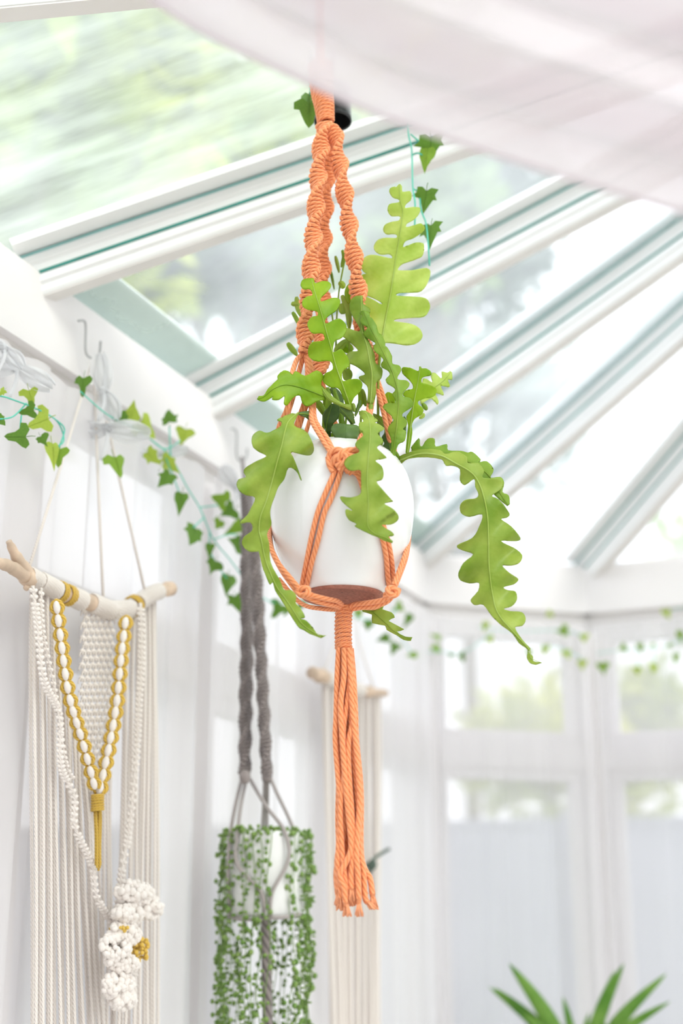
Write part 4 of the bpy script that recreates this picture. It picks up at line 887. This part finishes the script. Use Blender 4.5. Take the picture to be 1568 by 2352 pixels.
# base knots and cords to the gathering wrap
for cx_, cy_, dd in ((697, 1358, -.068), (901, 1358, -.062)):
    kb = MB(); s_ = 1 if cx_ < 780 else -1
    kb.tube(po([(cx_ - 12 * s_, cy_ + 6, dd), (cx_ - 4 * s_, cy_ - 6, dd - .006), (cx_ + 10 * s_, cy_ - 6, dd - .008), (cx_ + 8 * s_, cy_ + 6, dd - .01), (cx_ - 6 * s_, cy_ + 10, dd - .004)]), 6.5 * kpx, 8)
    kb.tube(po([(cx_ - 14 * s_, cy_ - 4, dd), (cx_ - 8 * s_, cy_ + 8, dd - .004), (cx_ + 8 * s_, cy_ + 10, dd), (cx_ + 20 * s_, cy_ + 8, dd + .002)]), 6.5 * kpx, 8)
    kb.build('knot', ORANGE, hg)
cord([(700, 1362, -.068), (725, 1370, -.062), (750, 1376, -.052), (775, 1381, -.03), (787, 1392, -.004)])
cord([(696, 1368, -.064), (725, 1380, -.055), (752, 1388, -.04), (776, 1393, -.016), (784, 1402, 0)])
cord([(900, 1366, -.06), (880, 1378, -.05), (850, 1384, -.035), (815, 1388, -.015), (798, 1396, -.002)])
cord([(906, 1362, -.056), (888, 1382, -.045), (858, 1392, -.03), (820, 1396, -.01), (800, 1402, 0)])
cord([(640, 1330, .09), (690, 1385, .07), (740, 1398, .035), (785, 1400, .005)], 5.5); cord([(900, 1350, .05), (870, 1392, .05), (830, 1396, .03), (792, 1402, .005)], 5.5)
wrap([(790, 1394), (788, 1440), (789, 1490)], 16.5, ORANGE, 'gathering_wrap', hg, lambda x, y: P(x, y, 0), 8.2, 4.6)
tas = [([(778, 1488), (774, 1560), (772, 1640), (770, 1700), (776, 1780), (782, 1860), (778, 1930), (776, 1990), (782, 2040), (784, 2070)], -.006),
       ([(784, 1488), (783, 1530), (780, 1580), (774, 1660), (776, 1730), (786, 1800), (790, 1870), (788, 1920), (776, 1960), (774, 2000), (778, 2060)], -.002),
       ([(790, 1488), (790, 1550), (782, 1620), (786, 1700), (792, 1780), (798, 1850), (803, 1900), (806, 1950), (792, 1985), (780, 2010), (790, 2040), (794, 2084)], -.012),
       ([(797, 1488), (802, 1560), (796, 1620), (788, 1680), (792, 1760), (782, 1850), (784, 1930), (790, 2000), (800, 2060)], -.008),
       ([(803, 1488), (808, 1550), (814, 1600), (812, 1650), (800, 1710), (802, 1790), (808, 1870), (812, 1940), (806, 2010), (808, 2050)], -.010),
       ([(800, 1488), (804, 1540), (808, 1620), (816, 1700), (822, 1770), (826, 1840), (822, 1900), (818, 1960), (822, 2010), (824, 2084)], -.012),
       ([(795, 1488), (800, 1580), (806, 1660), (812, 1740), (820, 1830), (824, 1900), (826, 1960), (834, 2000), (838, 2060), (846, 2074)], -.004),
       ([(806, 1490), (812, 1560), (816, 1640), (818, 1700), (826, 1780), (829, 1840), (828, 1920), (830, 1970), (838, 1998), (850, 2020), (856, 2066)], 0),
       ([(788, 1488), (790, 1580), (796, 1660), (802, 1740), (810, 1830), (812, 1900), (810, 1980), (812, 2030), (812, 2060)], .006),
       ([(782, 1488), (786, 1560), (790, 1640), (784, 1720), (790, 1800), (796, 1880), (796, 1950), (800, 2010), (806, 2030)], .008),
       ([(800, 1488), (794, 1580), (800, 1680), (810, 1780), (816, 1870), (806, 1960), (800, 2020), (822, 2040)], .004),
       ([(792, 1488), (786, 1580), (780, 1700), (778, 1800), (776, 1880), (778, 1960), (772, 2010), (778, 2070)], .004)]
rf = random.Random(9)
for pts_, d in tas:
    T = crv([P(x, y, d) for x, y in pts_], 6); n = len(T)
    o = MB().tube(T, [6.4 * kpx * (1 if i < n - 2 else .8) for i in range(n)], 8).build('tassel_strand', ORANGE, hg)
    fz = MB(); e = T[-1]; dr = (T[-1] - T[-4]).normalized()
    for _ in range(34):
        a = rf.uniform(0, 6.28); rr_ = rf.uniform(.2, 1) * 7.5 * kpx; off = Vector((cos(a) * rr_, sin(a) * rr_, 0)); b0_ = e - dr * 6 * kpx + off * .7
        fz.tube([b0_, e + off + dr * 4 * kpx, e + off * 1.5 + dr * rf.uniform(9, 17) * kpx + Vector((0, 0, -.002))], 1.1 * kpx, 4)
    fz.build('frayed_end', FRAY, o)
# ceiling hook for it
hk1 = P(733, -60)
tag(MB().tube(crv([hk1 + Vector((0, 0, .16)), hk1 + Vector((0, 0, .05)), hk1 + Vector((.012, 0, .02)), hk1 + Vector((0, 0, -.004)), hk1 + Vector((-.012, 0, .012))], 6), .002, 8).build('ceiling_hook', METAL), 'wire hook above the orange hanger, hidden by the cloth', 'hook')
# black lamp cup behind the hanger
lc = P(765, 300, .10); kl = (lc - CAM).length / F
lamp = thing('pendant_lamp', 'small black cylindrical lamp cup open at the bottom behind the orange hanger top', 'lamp', lc)
lc = P(764, 280, .10); 
MB().lathe([(.001, 95 * kl), (30 * kl, 92 * kl), (41 * kl, 82 * kl), (41.5 * kl, 8 * kl), (42 * kl, 0), (39.5 * kl, -1 * kl), (38.5 * kl, 4 * kl), (38 * kl, 76 * kl), (.001, 78 * kl)], lc, 40).build('shade', BLACK, lamp)
MB().lathe([(.001, 30 * kl), (12 * kl, 32 * kl), (14 * kl, 50 * kl), (14 * kl, 76 * kl), (.001, 77 * kl)], lc, 20).build('socket', BLACK, lamp)
MB().tube([lc + Vector((0, 0, 92 * kl)), lc + Vector((0, 0, .30))], 2.4 * kl, 8).build('flex', BLACK, lamp)

# ================================================================== GREY HANGER WITH STRING OF PEARLS
qg = lambda x, y, o=.22: PL(x, y, o)
gh = thing('plant_hanger', 'charcoal grey braided macrame plant hanger left of the orange tassel', 'plant hanger', qg(560, 1058))
kg = rr(1, qg(600, 1900))
def T2(pts): return crv([qg(*p) for p in pts], 8)
MB().tube(crv([PL(556, 1052, .08), qg(560, 1090, .15), qg(566, 1130)], 6), 5 * kg, 8).build('loop_cord', GREY, gh)
wrap([(564, 1110), (570, 1200)], 12, GREY, 'top_wrap', gh, qg, 7, 4)
for pts_, ph, o in (([(566, 1190), (563, 1300), (564, 1450), (561, 1600), (560, 1780)], 0, .2), ([(576, 1195), (572, 1350), (570, 1500), (567, 1650), (563, 1780)], 1, .2), ([(576, 1190), (586, 1300), (594, 1450), (602, 1600), (612, 1780)], .6, .24), ([(578, 1195), (592, 1350), (600, 1500), (608, 1650), (613, 1780)], 2.1, .25)):
    sennit(crv([qg(x, y, o) for x, y in pts_], 8), 10 * kg, 6.5 * kg, 60 * kg, 9.5 * kg, 4.6 * kg, GREY, 'braid', gh, ph)
for c_ in ((562, 1785), (613, 1785)): 
    b_ = MB(); p = qg(*c_); b_.blob(p, 13 * kg, 12 * kg, 16 * kg, 9, 6); b_.build('knot', GREY, gh)
pcg = qg(610, 2000, .22); Rg = 90 * kg; 
def g2(x, y, d=0.0):
    r = ray(x, y); return CAM + r * ((pcg.y + d) / r.y)
for pts_ in ([(555, 1790, 0), (540, 1850, -.03), (528, 1920, -Rg * .6), (524, 2000, -Rg * .7), (528, 2105, -Rg * .5)], [(565, 1790, 0), (553, 1850, -.04), (545, 1920, -Rg * .8), (545, 1985, -Rg * .95), (600, 2050, -Rg * 1.06), (606, 2110, -Rg * .9)],
             [(572, 1786, 0), (610, 1850, -.05), (654, 1910, -Rg * .95), (662, 1975, -Rg * 1.0), (625, 2050, -Rg * 1.06), (620, 2110, -Rg * .9)], [(620, 1786, 0), (640, 1830, -.02), (664, 1880, -Rg * .5), (676, 1910, -Rg * .6)],
             [(608, 1790, .02), (606, 1850, .05), (602, 1910, Rg * .9)], [(615, 1790, .02), (614, 1850, .05), (612, 1910, Rg * .9)],
             [(525, 2105, -Rg * .5), (560, 2112, -Rg * .9), (604, 2110, -Rg * .95)], [(622, 2108, -Rg * .95), (660, 2106, -Rg * .9), (690, 2100, -Rg * .5)]):
    MB().tube(crv([g2(*p) for p in pts_], 6), 4.2 * kg, 6).build('cord', GREYC, gh)
MB().tube(crv([g2(612, 2104, -Rg * .95), g2(610, 2140, -Rg * .6), g2(612, 2220, -Rg * .5), g2(616, 2420, -Rg * .5)], 6), 11 * kg, 10).build('tassel', GREY, gh)
pearls = thing('potted_string_of_pearls', 'white cylindrical pot of trailing string of pearls in the grey hanger', 'potted plant', g2(610, 2110))
zt, zb = g2(610, 1915).z, g2(610, 2108).z
MB().lathe([(.001, zb + .002), (Rg * .9, zb), (Rg * .96, zb + .006), (Rg, zt - .004), (Rg * .99, zt), (Rg * .94, zt), (Rg * .93, zt - .02), (.001, zt - .02)], (pcg.x, pcg.y, 0), 40).build('pot', POTW, pearls)
rp = random.Random(17)
pm = []
for v in range(5):
    mb = MB(); x = 0; pts = []
    for i in range(54): pts.append(Vector((.004 * sin(i * .5 + v), .004 * cos(i * .4 + v), -i * .0118)))
    mb.tube(pts, .0008, 4)
    for i, p in enumerate(pts):
        if rp.random() < .12: continue
        for _ in range(1):
            a = rp.uniform(0, 6.28); s_ = rp.uniform(.0032, .0050); mb.blob(p + Vector((cos(a) * .007, sin(a) * .007, rp.uniform(-.006, .006))), s_, s_, s_, 6, 4)
    pm.append(mb.mesh('trailing_stem', PEARL))
for i in range(46):
    a = 2 * pi * (i + rp.uniform(-.6, .6)) / 46
    if rp.random() < .2: continue
    o = link('trailing_stem', pm[i % 5], pearls); L = rp.uniform(.4, 1.25) if i % 3 else 1.2
    o.matrix_basis = Matrix.Translation((pcg.x + (Rg + .007) * cos(a), pcg.y + (Rg + .007) * sin(a), zt - .002)) @ Matrix.Rotation(a, 4, 'Z') @ Matrix.Diagonal((1, 1, L, 1))
mb = MB()
for _ in range(260):
    a = rp.uniform(0, 6.28); r_ = Rg * rp.random() ** .5 * 1.08; s_ = rp.uniform(.003, .005)
    mb.blob((pcg.x + r_ * cos(a), pcg.y + r_ * sin(a), zt + rp.uniform(-.008, .008)), s_, s_, s_, 6, 4)
mb.build('pearl_cluster', PEARL, pearls, kind='stuff')

# ================================================================== FAR CREAM WALL HANGING
qf = lambda x, y, o=.13: PL(x, y, o)
fh = thing('macrame_wall_hanging', 'blurred cream wall hanging on a pale stick behind the orange tassel', 'wall hanging', qf(790, 1570)); kf = rr(1, qf(790, 1600))
T = crv([qf(x, y) for x, y in ((716, 1545), (760, 1562), (820, 1585), (884, 1592))], 6); s1 = MB().tube(T, [kf * (14 - .25 * i) for i in range(len(T))], 10)
s1.blob(qf(735, 1552), 20 * kf, 18 * kf, 17 * kf, 10, 6); s1.blob(qf(846, 1588), 15 * kf, 14 * kf, 14 * kf, 10, 6); s1.build('branch', WOOD, fh)
for i in range(17):
    x = 742 + i * 8; strand(x, 1565 + i * 1.6, 762 + i * 6.8, 2430, 9, CREAM, fh, off=.115 + .012 * (i % 2), wig=2, placer=qf)
for a in ([(748, 1556), (775, 1566)], [(800, 1578), (826, 1586)]): wrap(a, 15, CREAM, 'cord_wrap', fh, qf, 5, 3)
hkf = qf(800, 1400, .07)
for e in ((740, 1552), (860, 1588)): MB().tube([hkf, qf(*e)], 2.2 * kf, 5).build('hanging_cord', CREAM, fh)
dk = MB()
for _ in range(24):
    a = rp.uniform(0, 6.28); p = qf(852, 1990, .17); dk.blob(p + Vector((cos(a) * 12 * kf * rp.random(), rp.uniform(-.01, .01), sin(a) * 16 * kf * rp.random())), 5 * kf, 5 * kf, 6 * kf, 6, 4)
dk.tube(crv([qf(x, y, .17) for x, y in ((848, 1985), (862, 1970), (876, 1960), (893, 1950))], 3), 4 * kf, 6); dk.build('dried_sprig', simple('dried_sprig', (.10, .14, .11), .9, .3, 40), fh)

# ================================================================== SPIKY PLANT bottom right
yb = Vector((P2(1330, 2400, .5).x, P2(1330, 2400, .5).y, 0)); yk = (Vector((yb.x, yb.y, 1.2)) - CAM).length / F
def py_(x, y, d=0.0):
    r = ray(x, y); return CAM + r * ((yb.y + d) / r.y)
yu = thing('potted_yucca', 'spiky green yucca rising at the bottom right edge', 'potted plant', yb)
MB().lathe([(.001, .002), (.12, 0), (.15, .26), (.16, .28), (.145, .28), (.14, .25), (.001, .25)], yb, 32).build('pot', POTW, yu)
ctr = py_(1335, 2470); MB().tube([yb + Vector((0, 0, .22)), Vector((yb.x + .01, yb.y, .6)), ctr], [.03, .026, .022], 10).build('trunk', BARK, yu)
def blade(tipx, tipy, w_, d, bx=1330, by=2475):
    b_ = py_(bx, by, d * .1); t_ = py_(tipx, tipy, d); mid = b_.lerp(t_, .5) + Vector((0, 0, .02)); S_ = crv([b_, mid, t_], 8); n = len(S_); rows = []
    sd = (t_ - b_).cross(Vector((0, 1, 0))).normalized()
    for i, p in enumerate(S_):
        u = i / (n - 1); ww = w_ * yk * (min(1, .35 + u * 2.2) * (1 - u ** 2.4)) + .0004
        rows.append([p - sd * ww + Vector((0, -.25 * ww, 0)), p, p + sd * ww + Vector((0, -.25 * ww, 0))])
    o = MB().quad_grid(rows).build('leaf', SPIKE, yu); m_ = o.modifiers.new('t', 'SOLIDIFY'); m_.thickness = .0015
for a in ((1168, 2212, 20, -.05), (1122, 2266, 14, .05), (1135, 2268, 15, 0), (1292, 2290, 12, .1), (1352, 2325, 9, .1), (1412, 2228, 11, .08), (1432, 2212, 17, -.05), (1530, 2236, 17, 0), (1538, 2300, 14, -.08), (1200, 2330, 14, -.12), (1470, 2340, 14, .1),
          (1090, 2360, 15, .1), (1120, 2430, 15, -.1), (1560, 2390, 16, .05), (1250, 2360, 12, .15), (1390, 2350, 12, -.1)): blade(*a)
